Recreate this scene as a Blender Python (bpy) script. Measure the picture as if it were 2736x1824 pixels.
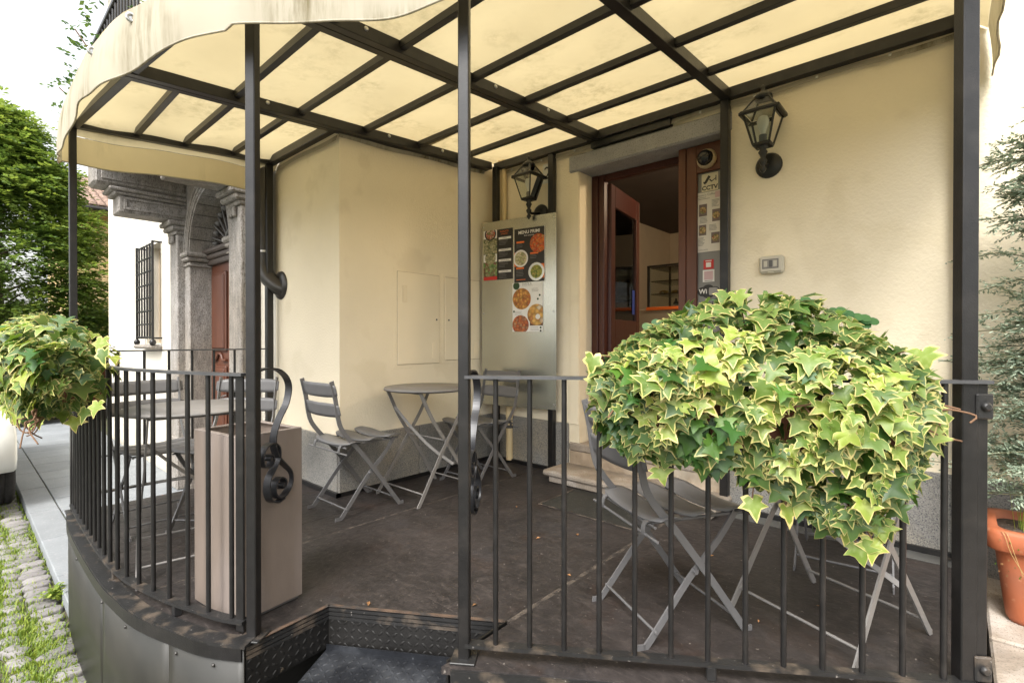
import bpy, bmesh, math, random
import numpy as np
from mathutils import Vector, Matrix, Euler
R = math.radians
random.seed(7); rng = np.random.default_rng(7)
for o in list(bpy.data.objects): bpy.data.objects.remove(o)
S = bpy.context.scene
C = S.collection
# ------------------------------------------------------------------ camera
FPX, HOR, EYE, YAW = 1330.0, 905.0, 1.08, 41.7
PITCH = math.atan((912 - HOR) / FPX)
cd = bpy.data.cameras.new('camera'); cam = bpy.data.objects.new('camera', cd); C.objects.link(cam)
cd.sensor_width = 36; cd.lens = FPX / 2736 * 36; cd.clip_end = 500; cd.clip_start = 0.02
cam.location = (0, 0, EYE); cam.rotation_euler = (R(90) - PITCH, 0, R(YAW)); S.camera = cam
# ------------------------------------------------------------------ sky, sun, exposure
SUN_AZ = Vector((0.30, -0.95, 0)); SUN_EL = 52
w = bpy.data.worlds.new('World'); S.world = w; w.use_nodes = True
nt = w.node_tree; nt.nodes.clear()
sky = nt.nodes.new('ShaderNodeTexSky'); sky.sky_type = 'NISHITA'; sky.sun_disc = False
sky.sun_elevation = R(SUN_EL); sky.sun_rotation = math.atan2(SUN_AZ.x, SUN_AZ.y); sky.dust_density = 4; sky.air_density = 1.5
hs = nt.nodes.new('ShaderNodeHueSaturation'); hs.inputs['Saturation'].default_value = 0.14
bg = nt.nodes.new('ShaderNodeBackground'); bg.inputs['Strength'].default_value = 0.135
ou = nt.nodes.new('ShaderNodeOutputWorld')
nt.links.new(sky.outputs[0], hs.inputs['Color']); nt.links.new(hs.outputs[0], bg.inputs[0]); nt.links.new(bg.outputs[0], ou.inputs[0])
sl = bpy.data.lights.new('sun', 'SUN'); sl.energy = 1.4; sl.angle = R(25); sl.color = (1, 0.965, 0.91)
so = bpy.data.objects.new('sun', sl); C.objects.link(so)
sd = SUN_AZ.normalized() * math.cos(R(SUN_EL)) + Vector((0, 0, math.sin(R(SUN_EL))))
so.rotation_euler = sd.to_track_quat('Z', 'Y').to_euler(); so.location = (2, -6, 9)
S.view_settings.view_transform = 'Standard'; S.view_settings.look = 'None'; S.view_settings.gamma = 1
S.view_settings.exposure = 1.55
S.render.engine = 'CYCLES'
S.cycles.max_bounces = 8; S.cycles.diffuse_bounces = 5; S.cycles.transmission_bounces = 6; S.cycles.transparent_max_bounces = 8
# ------------------------------------------------------------------ photo pixel -> place
def ray(x, y):
    r = x - 1368.0; u = 912.0 - y
    fw = FPX * math.cos(PITCH) + u * math.sin(PITCH); up = -FPX * math.sin(PITCH) + u * math.cos(PITCH)
    a = R(YAW)
    return Vector((-math.sin(a) * fw + math.cos(a) * r, math.cos(a) * fw + math.sin(a) * r, up))
EYEV = Vector((0, 0, EYE))
def onz(x, y, z=0.0): d = ray(x, y); return EYEV + d * ((z - EYE) / d.z)
def ony(x, y, Y): d = ray(x, y); return EYEV + d * (Y / d.y)
def onx(x, y, X): d = ray(x, y); return EYEV + d * (X / d.x)
def onplane(x, y, P, n): d = ray(x, y); return EYEV + d * ((P - EYEV).dot(n) / d.dot(n))
# ------------------------------------------------------------------ materials
MATS = {}
def lk(nt, a, b): nt.links.new(a, b)
def mat(name, col, rough=0.7, metal=0.0, var=0.0, vscale=6.0, bump=0.0, bscale=40.0, col2=None, c2scale=3.0, c2lo=0.45, c2hi=0.65,
        spec=0.5, randv=0.0, stretch=(1, 1, 1), speck=None, speck_scale=120., speck_th=0.62, coat=0.0, detail=6.0, bdist=0.01):
    m = bpy.data.materials.new(name); m.use_nodes = True; nt = m.node_tree; N = nt.nodes
    p = N['Principled BSDF']; p.inputs['Roughness'].default_value = rough; p.inputs['Metallic'].default_value = metal
    p.inputs['Specular IOR Level'].default_value = spec; p.inputs['Coat Weight'].default_value = coat
    tc = N.new('ShaderNodeTexCoord'); mp = N.new('ShaderNodeMapping'); mp.inputs['Scale'].default_value = stretch
    geo = N.new('ShaderNodeNewGeometry')
    lk(nt, geo.outputs['Position'], mp.inputs['Vector'])
    rgb = N.new('ShaderNodeRGB'); rgb.outputs[0].default_value = (*col, 1); cur = rgb.outputs[0]
    def noise(sc, det=detail):
        n = N.new('ShaderNodeTexNoise'); n.inputs['Scale'].default_value = sc; n.inputs['Detail'].default_value = det
        lk(nt, mp.outputs[0], n.inputs['Vector']); return n
    def mix(fac, a, b, mode='MIX'):
        x = N.new('ShaderNodeMix'); x.data_type = 'RGBA'; x.blend_type = mode; x.clamp_result = False
        if isinstance(fac, float): x.inputs[0].default_value = fac
        else: lk(nt, fac, x.inputs[0])
        for i, v in ((6, a), (7, b)):
            if isinstance(v, tuple): x.inputs[i].default_value = (*v, 1)
            else: lk(nt, v, x.inputs[i])
        return x.outputs[2]
    def ramp(src, lo, hi):
        r = N.new('ShaderNodeMapRange'); r.inputs['From Min'].default_value = lo; r.inputs['From Max'].default_value = hi
        lk(nt, src, r.inputs['Value']); return r.outputs[0]
    if col2: cur = mix(ramp(noise(c2scale).outputs['Fac'], c2lo, c2hi), cur, col2)
    if speck:
        n = noise(speck_scale, 3.0); cur = mix(ramp(n.outputs['Fac'], speck_th, speck_th + 0.08), cur, speck)
    if var > 0:
        r = ramp(noise(vscale).outputs['Fac'], 0.25, 0.75)
        mm = N.new('ShaderNodeMath'); mm.operation = 'MULTIPLY_ADD'; mm.inputs[1].default_value = 2 * var; mm.inputs[2].default_value = 1 - var
        lk(nt, r, mm.inputs[0]); hv = N.new('ShaderNodeHueSaturation'); lk(nt, mm.outputs[0], hv.inputs['Value']); lk(nt, cur, hv.inputs['Color']); cur = hv.outputs[0]
    if randv > 0:
        oi = N.new('ShaderNodeObjectInfo'); mm = N.new('ShaderNodeMath'); mm.operation = 'MULTIPLY_ADD'
        mm.inputs[1].default_value = 2 * randv; mm.inputs[2].default_value = 1 - randv
        lk(nt, oi.outputs['Random'], mm.inputs[0]); hv = N.new('ShaderNodeHueSaturation'); lk(nt, mm.outputs[0], hv.inputs['Value']); lk(nt, cur, hv.inputs['Color']); cur = hv.outputs[0]
    lk(nt, cur, p.inputs['Base Color'])
    if bump > 0:
        b = N.new('ShaderNodeBump'); b.inputs['Strength'].default_value = bump; b.inputs['Distance'].default_value = bdist
        n = noise(bscale); lk(nt, n.outputs['Fac'], b.inputs['Height']); lk(nt, b.outputs[0], p.inputs['Normal'])
    MATS[name] = m
    return m
STUCCO = mat('stucco', (0.85, 0.755, 0.575), 0.9, var=0.06, vscale=1.3, bump=0.4, bscale=75, speck=(.79, .695, .52), speck_scale=3.2, speck_th=.58, col2=(0.81, 0.715, 0.55), c2scale=.9, c2lo=.45, c2hi=.7, spec=0.2, bdist=.008)
STUCCO2 = mat('stucco_daylit', (0.68, 0.635, 0.545), 0.9, var=0.05, vscale=1.5, bump=0.3, bscale=80, col2=(0.60, 0.53, 0.43), c2scale=.8, c2lo=.56, c2hi=.85, spec=0.2, bdist=.01)  # same wall paint beyond the canopy; its open-daylight tone is put into the colour
GRANITE = mat('granite', (0.255, 0.245, 0.225), 0.65, var=0.30, vscale=150, speck=(0.11, 0.11, 0.115), speck_scale=190, speck_th=.53, bump=.12, bscale=120, col2=(0.31, 0.275, 0.215), c2scale=2.2)
STONE = mat('portal_stone', (0.24, 0.212, 0.18), 0.9, var=0.30, vscale=22, speck=(0.15, 0.13, 0.11), speck_scale=130, speck_th=.52, bump=.5, bscale=70, col2=(0.30, 0.285, 0.27), c2scale=2.2, stretch=(1, 1, .4), bdist=.008)
LINTEL = mat('lintel_stone', (0.30, 0.295, 0.295), 0.85, var=0.12, vscale=14, speck=(0.2, 0.19, 0.185), speck_scale=130, speck_th=.55, bump=.3, bscale=90)
STEPST = mat('step_stone', (0.30, 0.25, 0.20), 0.85, var=0.2, vscale=7, speck=(0.2, 0.165, 0.13), speck_scale=160, speck_th=.56, bump=.4, bscale=40, col2=(0.44, 0.39, 0.34), c2scale=5)
METAL = mat('painted_metal', (0.0115, 0.0108, 0.0108), 0.36, var=0.3, vscale=25, bump=.10, bscale=220, col2=(0.023, 0.0205, 0.019), c2scale=9, c2lo=.52, c2hi=.75, spec=.45)
METALW = mat('worn_metal', (0.015, 0.0145, 0.0145), 0.45, var=0.3, vscale=18, bump=.15, bscale=120, col2=(0.085, 0.066, 0.05), c2scale=13, c2lo=.53, c2hi=.68, speck=(.22, .2, .18), speck_scale=70, speck_th=.68)
SKIRT = mat('skirt_metal', (0.017, 0.0162, 0.013), 0.46, var=0.2, vscale=6, bump=.05, bscale=14, col2=(0.027, 0.025, 0.020), c2scale=4, speck=(.14, .13, .12), speck_scale=60, speck_th=.74)
FABU = None
CHAIR = mat('chair_paint', (0.128, 0.125, 0.127), 0.42, var=0.06, vscale=20, bump=.04, bscale=300, spec=.5)
TABLEM = mat('table_paint', (0.21, 0.198, 0.188), 0.45, var=0.07, vscale=20, bump=.04, bscale=300)
BIN = mat('bin_paint', (0.165, 0.130, 0.107), 0.6, var=0.12, vscale=14, bump=.08, bscale=200, col2=(0.205, 0.168, 0.148), c2scale=6, stretch=(1, 1, .3))
WOOD = mat('door_wood', (0.105, 0.033, 0.0135), 0.38, var=0.2, vscale=26, stretch=(1, 1, .12), bump=.06, bscale=70)
WOODD = mat('dark_door_wood', (0.055, 0.014, 0.009), 0.35, var=0.2, vscale=26, stretch=(1, 1, .12), bump=.06, bscale=70)
WOODP = mat('portal_wood', (0.085, 0.027, 0.0125), 0.45, var=0.2, vscale=26, stretch=(1, 1, .12), bump=.08, bscale=70)
GALV = mat('galvanised_sheet', (0.50, 0.50, 0.44), 0.27, metal=0.9, var=0.06, vscale=4, bump=.02, bscale=60)
STEEL = mat('bare_steel', (0.55, 0.55, 0.54), 0.35, metal=1.0, var=.1, vscale=30)
COPPER = mat('pipe_metal', (0.06, 0.056, 0.052), 0.38, metal=.6, var=.25, vscale=10, stretch=(1, 1, .2))
PIPECREAM = mat('cream_pipe', (0.74, 0.58, 0.33), 0.55, var=.06, vscale=8, speck=(.06, .04, .03), speck_scale=40, speck_th=.74)
BLACK = mat('lantern_black', (0.014, 0.014, 0.013), 0.38, var=.2, vscale=40, bump=.08, bscale=150)
TERRA = mat('terracotta', (0.37, 0.105, 0.042), 0.62, var=.1, vscale=7, bump=.06, bscale=90, col2=(.33, .12, .065), c2scale=4, speck=(.45, .2, .11), speck_scale=25, speck_th=.66)
SOIL = mat('soil', (0.055, 0.04, 0.028), 0.95, var=.5, vscale=35, bump=1.0, bscale=60, bdist=.02, speck=(.2, .15, .1), speck_scale=70, speck_th=.66)
PAVE = mat('pavement_stone', (0.205, 0.218, 0.228), 0.8, var=.1, vscale=5, speck=(.25, .255, .26), speck_scale=60, speck_th=.58, bump=.2, bscale=45, randv=.07)
SETT = mat('sett_stone', (0.21, 0.197, 0.192), 0.85, var=.12, vscale=9, bump=.5, bscale=40, randv=.2, speck=(.17, .15, .14), speck_scale=80, speck_th=.6)
DIRT = mat('joint_dirt', (0.09, 0.075, 0.05), 0.95, var=.4, vscale=20, bump=1, bscale=40, col2=(.06, .10, .02), c2scale=6, bdist=.02)
PAPER = mat('paper', (0.70, 0.66, 0.60), 0.6, var=.03)
PAPERW = mat('paper_white', (0.78, 0.77, 0.75), 0.5, var=.02)
INK = mat('ink', (0.022, 0.02, 0.02), 0.5)
INKG = mat('grey_ink', (0.16, 0.155, 0.15), 0.6)
INKO = mat('orange_ink', (0.75, 0.16, 0.025), 0.5)
INKR = mat('red_ink', (0.55, 0.025, 0.02), 0.5)
INKB = mat('blue_ink', (0.03, 0.06, 0.30), 0.5)
INKW = mat('white_ink', (0.75, 0.73, 0.70), 0.5)
PLAST = mat('switch_plastic', (0.50, 0.47, 0.38), 0.45, var=.03)
PLASTD = mat('dark_plastic', (0.09, 0.085, 0.08), 0.4)
PLASTM = mat('mid_plastic', (0.26, 0.24, 0.21), 0.4)
WHITEP = mat('white_paint', (0.72, 0.72, 0.69), 0.45, var=.05, vscale=6)
CARW = mat('car_white', (0.66, 0.66, 0.61), 0.28, coat=.6, var=.03, vscale=3)
CARB = mat('car_black', (0.012, 0.012, 0.014), 0.25, coat=.6)
RUBBER = mat('rubber', (0.028, 0.026, 0.025), 0.85, var=.3, vscale=30, bump=.3, bscale=60)
ROOFT = mat('roof_tile', (0.25, 0.17, 0.13), 0.9, var=.45, vscale=8, bump=.3, bscale=20)
OCHRE = mat('ochre_stucco', (0.60, 0.42, 0.20), 0.9, var=.08, vscale=.7, bump=.2, bscale=20, col2=(.62, .50, .32), c2scale=.25)
BRASS = mat('brass', (0.7, 0.45, 0.15), 0.3, metal=1)
INWALL = mat('interior_wall', (0.50, 0.43, 0.33), 0.9, var=.05)
INDARK = mat('interior_dark', (0.075, 0.058, 0.052), 0.9, var=.1, vscale=4)
STICKG = mat('grey_film', (0.20, 0.195, 0.185), 0.35)
DIRTLEAF = mat('dry_leaf', (0.26, 0.13, 0.05), 0.8, randv=.3)
DIAMOND = mat('tread_plate', (0.020, 0.022, 0.027), 0.36, metal=.45, var=.35, vscale=9, bump=.12, bscale=90, col2=(.075, .08, .09), c2scale=7, c2lo=.5, c2hi=.72, speck=(.16, .17, .18), speck_scale=45, speck_th=.72)
PLATER = mat('riser_plate', (0.013, 0.012, 0.0112), 0.45, metal=.2, var=.35, vscale=9, bump=.12, bscale=90, speck=(.09, .07, .05), speck_scale=30, speck_th=.7)
def food(name, cols, scale, rough=.5):
    m = bpy.data.materials.new(name); m.use_nodes = True; nt = m.node_tree; N = nt.nodes; p = N['Principled BSDF']; p.inputs['Roughness'].default_value = rough
    geo = N.new('ShaderNodeNewGeometry'); v = N.new('ShaderNodeTexVoronoi'); v.inputs['Scale'].default_value = scale; lk(nt, geo.outputs['Position'], v.inputs['Vector'])
    sep = N.new('ShaderNodeSeparateColor'); lk(nt, v.outputs['Color'], sep.inputs[0])
    cr = N.new('ShaderNodeValToRGB'); lk(nt, sep.outputs[0], cr.inputs[0]); cr.color_ramp.interpolation = 'LINEAR'
    els = cr.color_ramp.elements
    while len(els) < len(cols): els.new(.5)
    for i, c in enumerate(cols): els[i].position = i / (len(cols) - 1); els[i].color = (*c, 1)
    d = N.new('ShaderNodeMapRange'); d.inputs['From Max'].default_value = .9; d.inputs['To Min'].default_value = 1.15; d.inputs['To Max'].default_value = .45; lk(nt, v.outputs['Distance'], d.inputs['Value'])
    hv = N.new('ShaderNodeHueSaturation'); lk(nt, d.outputs[0], hv.inputs['Value']); lk(nt, cr.outputs[0], hv.inputs['Color']); lk(nt, hv.outputs[0], p.inputs['Base Color'])
    return m
F_RED = food('food_tomato_pasta', [(.65, .07, .01), (.75, .22, .03), (.55, .04, .01), (.5, .3, .1)], 70)
F_CRE = food('food_gnocchi', [(.6, .5, .3), (.7, .62, .42), (.35, .38, .14), (.62, .52, .3)], 60)
F_GRN = food('food_greens', [(.30, .33, .05), (.45, .42, .08), (.12, .2, .03), (.5, .36, .1)], 80)
F_FRY = food('food_fried', [(.6, .25, .04), (.72, .38, .08), (.45, .13, .03), (.5, .22, .04)], 45)
F_BUN = food('food_bun', [(.65, .33, .06), (.75, .45, .12), (.5, .2, .05), (.75, .68, .5)], 32)
F_WNG = food('food_wings', [(.5, .1, .03), (.6, .2, .05), (.3, .05, .02), (.5, .3, .15)], 50)
F_SAL = food('food_salad', [(.18, .2, .08), (.4, .36, .2), (.5, .46, .3), (.1, .14, .05)], 75)
F_SA2 = food('food_red_salad', [(.3, .05, .06), (.14, .3, .08), (.35, .42, .2), (.2, .03, .05)], 50)
F_CAP = food('food_caprese', [(.5, .08, .04), (.6, .5, .4), (.45, .06, .03), (.2, .25, .08)], 70)
F_SND = food('food_sandwich', [(.5, .3, .12), (.6, .42, .2), (.2, .22, .06), (.4, .1, .05)], 90)
def glassmat(name, col=(.85, .9, .88), rough=.02, mixf=.80):
    m = bpy.data.materials.new(name); m.use_nodes = True; nt = m.node_tree; N = nt.nodes; N.remove(N['Principled BSDF'])
    t = N.new('ShaderNodeBsdfTransparent'); t.inputs[0].default_value = (*col, 1); g = N.new('ShaderNodeBsdfGlossy'); g.inputs['Roughness'].default_value = rough
    fr = N.new('ShaderNodeFresnel'); fr.inputs[0].default_value = 1.5; mx = N.new('ShaderNodeMixShader')
    lk(nt, fr.outputs[0], mx.inputs[0]); lk(nt, t.outputs[0], mx.inputs[1]); lk(nt, g.outputs[0], mx.inputs[2]); lk(nt, mx.outputs[0], N['Material Output'].inputs[0])
    return m
GLASS = glassmat('clear_glass'); GLASSD = glassmat('grey_glass', (.55, .56, .55))
def fabric(name, dif, tra, stain=0.0, tw=.5):
    m = bpy.data.materials.new(name); m.use_nodes = True; nt = m.node_tree; N = nt.nodes; N.remove(N['Principled BSDF'])
    geo = N.new('ShaderNodeNewGeometry'); mp = N.new('ShaderNodeMapping'); lk(nt, geo.outputs['Position'], mp.inputs[0])
    n = N.new('ShaderNodeTexNoise'); n.inputs['Scale'].default_value = 2.2; n.inputs['Detail'].default_value = 8; lk(nt, mp.outputs[0], n.inputs['Vector'])
    mr = N.new('ShaderNodeMapRange'); mr.inputs['From Min'].default_value = .3; mr.inputs['From Max'].default_value = .7; mr.inputs['To Min'].default_value = .92; mr.inputs['To Max'].default_value = 1.05; lk(nt, n.outputs['Fac'], mr.inputs['Value'])
    def tint(c):
        h = N.new('ShaderNodeHueSaturation'); h.inputs['Color'].default_value = (*c, 1); lk(nt, mr.outputs[0], h.inputs['Value']); return h.outputs[0]
    cd_, ct_ = tint(dif), tint(tra)
    if stain > 0:
        mp2 = N.new('ShaderNodeMapping'); mp2.inputs['Scale'].default_value = (11, 11, 1.3); lk(nt, geo.outputs['Position'], mp2.inputs[0])
        n2 = N.new('ShaderNodeTexNoise'); n2.inputs['Scale'].default_value = 1.6; n2.inputs['Detail'].default_value = 9; n2.inputs['Roughness'].default_value = .68; lk(nt, mp2.outputs[0], n2.inputs['Vector'])
        n3 = N.new('ShaderNodeTexNoise'); n3.inputs['Scale'].default_value = 2.6; n3.inputs['Detail'].default_value = 3; lk(nt, mp.outputs[0], n3.inputs['Vector'])
        a = N.new('ShaderNodeMapRange'); a.inputs['From Min'].default_value = .42; a.inputs['From Max'].default_value = .66; lk(nt, n2.outputs['Fac'], a.inputs['Value'])
        b = N.new('ShaderNodeMapRange'); b.inputs['From Min'].default_value = .46; b.inputs['From Max'].default_value = .64; lk(nt, n3.outputs['Fac'], b.inputs['Value'])
        mu = N.new('ShaderNodeMath'); mu.operation = 'MULTIPLY'; lk(nt, a.outputs[0], mu.inputs[0]); lk(nt, b.outputs[0], mu.inputs[1])
        m2 = N.new('ShaderNodeMath'); m2.operation = 'MULTIPLY'; m2.inputs[1].default_value = stain; lk(nt, mu.outputs[0], m2.inputs[0])
        for nm in ('d', 't'):
            x = N.new('ShaderNodeMix'); x.data_type = 'RGBA'; lk(nt, m2.outputs[0], x.inputs[0]); lk(nt, cd_ if nm == 'd' else ct_, x.inputs[6]); x.inputs[7].default_value = (.16, .13, .06, 1) if nm == 'd' else (.10, .08, .03, 1)
            if nm == 'd': cd_ = x.outputs[2]
            else: ct_ = x.outputs[2]
    d = N.new('ShaderNodeBsdfDiffuse'); t = N.new('ShaderNodeBsdfTranslucent'); mx = N.new('ShaderNodeMixShader'); mx.inputs[0].default_value = tw
    lk(nt, cd_, d.inputs[0]); lk(nt, ct_, t.inputs[0]); lk(nt, d.outputs[0], mx.inputs[1]); lk(nt, t.outputs[0], mx.inputs[2])
    bn = N.new('ShaderNodeBump'); bn.inputs['Strength'].default_value = .25; bn.inputs['Distance'].default_value = .01; lk(nt, n.outputs['Fac'], bn.inputs['Height']); lk(nt, bn.outputs[0], d.inputs['Normal'])
    lk(nt, mx.outputs[0], N['Material Output'].inputs[0]); return m
FABRIC = fabric('awning_fabric', (.70, .63, .46), (.46, .385, .222), 0.35, .50)
VALANCE = fabric('valance_fabric', (.50, .46, .37), (.60, .50, .28), 1.0, .25)
def leafmat(name, col, tra, randv=.25, attr=False, rough=.45, tw=.35, mott=None):
    m = bpy.data.materials.new(name); m.use_nodes = True; nt = m.node_tree; N = nt.nodes; p = N['Principled BSDF']; p.inputs['Roughness'].default_value = rough
    mm = N.new('ShaderNodeMath'); mm.operation = 'MULTIPLY_ADD'; mm.inputs[1].default_value = 2 * randv; mm.inputs[2].default_value = 1 - randv
    if attr:
        at = N.new('ShaderNodeAttribute'); at.attribute_name = 'rnd'; src = at.outputs['Fac']
    else:
        oi = N.new('ShaderNodeObjectInfo'); src = oi.outputs['Random']
    lk(nt, src, mm.inputs[0])
    def tint(c):
        h = N.new('ShaderNodeHueSaturation'); h.inputs['Color'].default_value = (*c, 1); lk(nt, mm.outputs[0], h.inputs['Value'])
        m2 = N.new('ShaderNodeMath'); m2.operation = 'MULTIPLY_ADD'; m2.inputs[1].default_value = -.05; m2.inputs[2].default_value = .522; lk(nt, src, m2.inputs[0]); lk(nt, m2.outputs[0], h.inputs['Hue']); return h.outputs[0]
    bc = tint(col)
    if mott:
        tc = N.new('ShaderNodeTexCoord'); nz = N.new('ShaderNodeTexNoise'); nz.inputs['Scale'].default_value = 2.2; nz.inputs['Detail'].default_value = 3
        ad = N.new('ShaderNodeVectorMath'); ad.operation = 'ADD'; cb = N.new('ShaderNodeCombineXYZ'); lk(nt, src, cb.inputs[0]); sc_ = N.new('ShaderNodeVectorMath'); sc_.operation = 'SCALE'; sc_.inputs['Scale'].default_value = 37; lk(nt, cb.outputs[0], sc_.inputs[0])
        lk(nt, tc.outputs['Object'], ad.inputs[0]); lk(nt, sc_.outputs[0], ad.inputs[1]); lk(nt, ad.outputs[0], nz.inputs['Vector'])
        mr = N.new('ShaderNodeMapRange'); mr.inputs['From Min'].default_value = .48; mr.inputs['From Max'].default_value = .60; mr.inputs['To Max'].default_value = .75; lk(nt, nz.outputs['Fac'], mr.inputs['Value'])
        mx2 = N.new('ShaderNodeMix'); mx2.data_type = 'RGBA'; lk(nt, mr.outputs[0], mx2.inputs[0]); lk(nt, bc, mx2.inputs[6]); lk(nt, tint(mott), mx2.inputs[7]); bc = mx2.outputs[2]
    lk(nt, bc, p.inputs['Base Color'])
    t = N.new('ShaderNodeBsdfTranslucent'); lk(nt, tint(tra), t.inputs[0]); mx = N.new('ShaderNodeMixShader'); mx.inputs[0].default_value = tw
    lk(nt, p.outputs[0], mx.inputs[1]); lk(nt, t.outputs[0], mx.inputs[2]); lk(nt, mx.outputs[0], N['Material Output'].inputs[0]); return m
# ------------------------------------------------------------------ mesh helpers
class MB:
    def __init__(s): s.v = []; s.f = []; s.m = []; s.sm = []
    def add(s, vs, fs, mi=0, smooth=False):
        o = len(s.v); s.v += [tuple(v) for v in vs]; s.f += [tuple(i + o for i in f) for f in fs]; s.m += [mi] * len(fs); s.sm += [smooth] * len(fs)
        return s
    def box(s, c, d, M=None, mi=0, bev=0.0):
        hx, hy, hz = d[0] / 2, d[1] / 2, d[2] / 2
        if bev > 0:
            b = min(bev, hx * .9, hy * .9, hz * .9)
            vs = []
            for sz in (-1, 1):
                for (x, y) in ((-1, -1), (1, -1), (1, 1), (-1, 1)):
                    vs += [(x * (hx - b), y * (hy - b), sz * hz), (x * hx, y * (hy - b), sz * (hz - b)), (x * (hx - b), y * hy, sz * (hz - b))]
            fs = [(9, 6, 3, 0), (12, 15, 18, 21)]
            def k(sz, c_, t): return (0 if sz < 0 else 12) + c_ * 3 + t
            # side faces: x faces use t=1, y faces use t=2
            for (c0, c1, t) in ((0, 1, 2), (1, 2, 1), (2, 3, 2), (3, 0, 1)):
                fs.append((k(-1, c0, t), k(-1, c1, t), k(1, c1, t), k(1, c0, t)))
                fs.append((k(-1, c0, 0), k(-1, c1, 0), k(-1, c1, t), k(-1, c0, t)))
                fs.append((k(1, c0, t), k(1, c1, t), k(1, c1, 0), k(1, c0, 0)))
            for c_ in range(4):
                tA, tB = ((1, 2), (2, 1), (1, 2), (2, 1))[c_]
                fs.append((k(-1, c_, tA), k(-1, c_, tB), k(1, c_, tB), k(1, c_, tA)))
                fs.append((k(-1, c_, 0), k(-1, c_, tB), k(-1, c_, tA))); fs.append((k(1, c_, tA), k(1, c_, tB), k(1, c_, 0)))
        else:
            vs = [(x * hx, y * hy, z * hz) for z in (-1, 1) for (x, y) in ((-1, -1), (1, -1), (1, 1), (-1, 1))]
            fs = [(3, 2, 1, 0), (4, 5, 6, 7), (0, 1, 5, 4), (1, 2, 6, 5), (2, 3, 7, 6), (3, 0, 4, 7)]
        c = Vector(c)
        vs = [(M @ Vector(v) if M else Vector(v)) + c for v in vs]
        return s.add(vs, fs, mi)
    def bb(s, x0, x1, y0, y1, z0, z1, mi=0, bev=0.0):
        return s.box(((x0 + x1) / 2, (y0 + y1) / 2, (z0 + z1) / 2), (abs(x1 - x0), abs(y1 - y0), abs(z1 - z0)), None, mi, bev)
    def bar(s, a, b, w_, t_, up=(0, 0, 1), mi=0, bev=0.0):
        a, b = Vector(a), Vector(b); d = b - a; L = d.length; z = d.normalized(); u = Vector(up)
        if abs(z.dot(u)) > .98: u = Vector((0, 1, 0))
        x = u.cross(z).normalized(); y = z.cross(x)
        M = Matrix((x, y, z)).transposed()
        return s.box((a + b) / 2, (w_, t_, L), M, mi, bev)
    def tube(s, pts, r, n=8, mi=0, caps=True, closed=False):
        P = [Vector(p) for p in pts]; K = len(P); rs = r if isinstance(r, (list, tuple)) else [r] * K
        vs = []; prev = None
        for i in range(K):
            if closed: t = P[(i + 1) % K] - P[i - 1]
            else: t = P[min(i + 1, K - 1)] - P[max(i - 1, 0)]
            t.normalize()
            if prev is None:
                u = Vector((0, 0, 1)) if abs(t.z) < .9 else Vector((1, 0, 0)); x = u.cross(t).normalized()
            else: x = (prev - t * prev.dot(t)).normalized()
            prev = x; y = t.cross(x)
            for j in range(n): a = 2 * math.pi * j / n; vs.append(P[i] + (x * math.cos(a) + y * math.sin(a)) * rs[i])
        fs = []
        for i in range(K if closed else K - 1):
            for j in range(n): a = i * n; b = ((i + 1) % K) * n; fs.append((a + j, a + (j + 1) % n, b + (j + 1) % n, b + j))
        s.add(vs, fs, mi, True)
        if caps and not closed:
            s.add(vs[:n], [tuple(range(n - 1, -1, -1))], mi); s.add(vs[-n:], [tuple(range(n))], mi)
        return s
    def strip(s, pts, wdir, w_, t_, mi=0):
        """flat bar swept along pts; width along wdir, thickness across"""
        P = [Vector(p) for p in pts]; W = Vector(wdir).normalized(); K = len(P); vs = []
        for i in range(K):
            t = (P[min(i + 1, K - 1)] - P[max(i - 1, 0)]).normalized(); nrm = t.cross(W).normalized()
            for (a, b) in ((-1, -1), (1, -1), (1, 1), (-1, 1)): vs.append(P[i] + W * (a * w_ / 2) + nrm * (b * t_ / 2))
        fs = []
        for i in range(K - 1):
            for j in range(4): fs.append((i * 4 + j, i * 4 + (j + 1) % 4, i * 4 + 4 + (j + 1) % 4, i * 4 + 4 + j))
        fs += [(3, 2, 1, 0), tuple(range(K * 4 - 4, K * 4))]
        return s.add(vs, fs, mi, False)
    def lathe(s, prof, c=(0, 0, 0), n=16, mi=0, M=None):
        vs = []; c = Vector(c)
        for (r, z) in prof:
            for j in range(n):
                a = 2 * math.pi * j / n; v = Vector((r * math.cos(a), r * math.sin(a), z)); vs.append((M @ v if M else v) + c)
        fs = [(i * n + j, i * n + (j + 1) % n, i * n + n + (j + 1) % n, i * n + n + j) for i in range(len(prof) - 1) for j in range(n)]
        s.add(vs, fs, mi, True); s.add(vs[:n], [tuple(range(n - 1, -1, -1))], mi); s.add(vs[-n:], [tuple(range(n))], mi); return s
    def prism(s, poly, z0, z1, mi=0, f=None):
        n = len(poly); tr = f or (lambda x, y, z: (x, y, z))
        vs = [tr(x, y, z0) for x, y in poly] + [tr(x, y, z1) for x, y in poly]
        fs = [tuple(range(n - 1, -1, -1)), tuple(range(n, 2 * n))] + [(i, (i + 1) % n, n + (i + 1) % n, n + i) for i in range(n)]
        return s.add(vs, fs, mi)
    def mesh(s, name, mats):
        me = bpy.data.meshes.new(name); me.from_pydata(s.v, [], s.f)
        for m in (mats if isinstance(mats, (list, tuple)) else [mats]): me.materials.append(m)
        me.polygons.foreach_set('material_index', s.m); me.polygons.foreach_set('use_smooth', s.sm); me.update()
        bm = bmesh.new(); bm.from_mesh(me); bmesh.ops.recalc_face_normals(bm, faces=bm.faces); bm.to_mesh(me); bm.free()
        return me
    def obj(s, name, mats, parent=None, loc=None, rot=None):
        return link(name, s.mesh(name, mats), parent, loc, rot)
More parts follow.
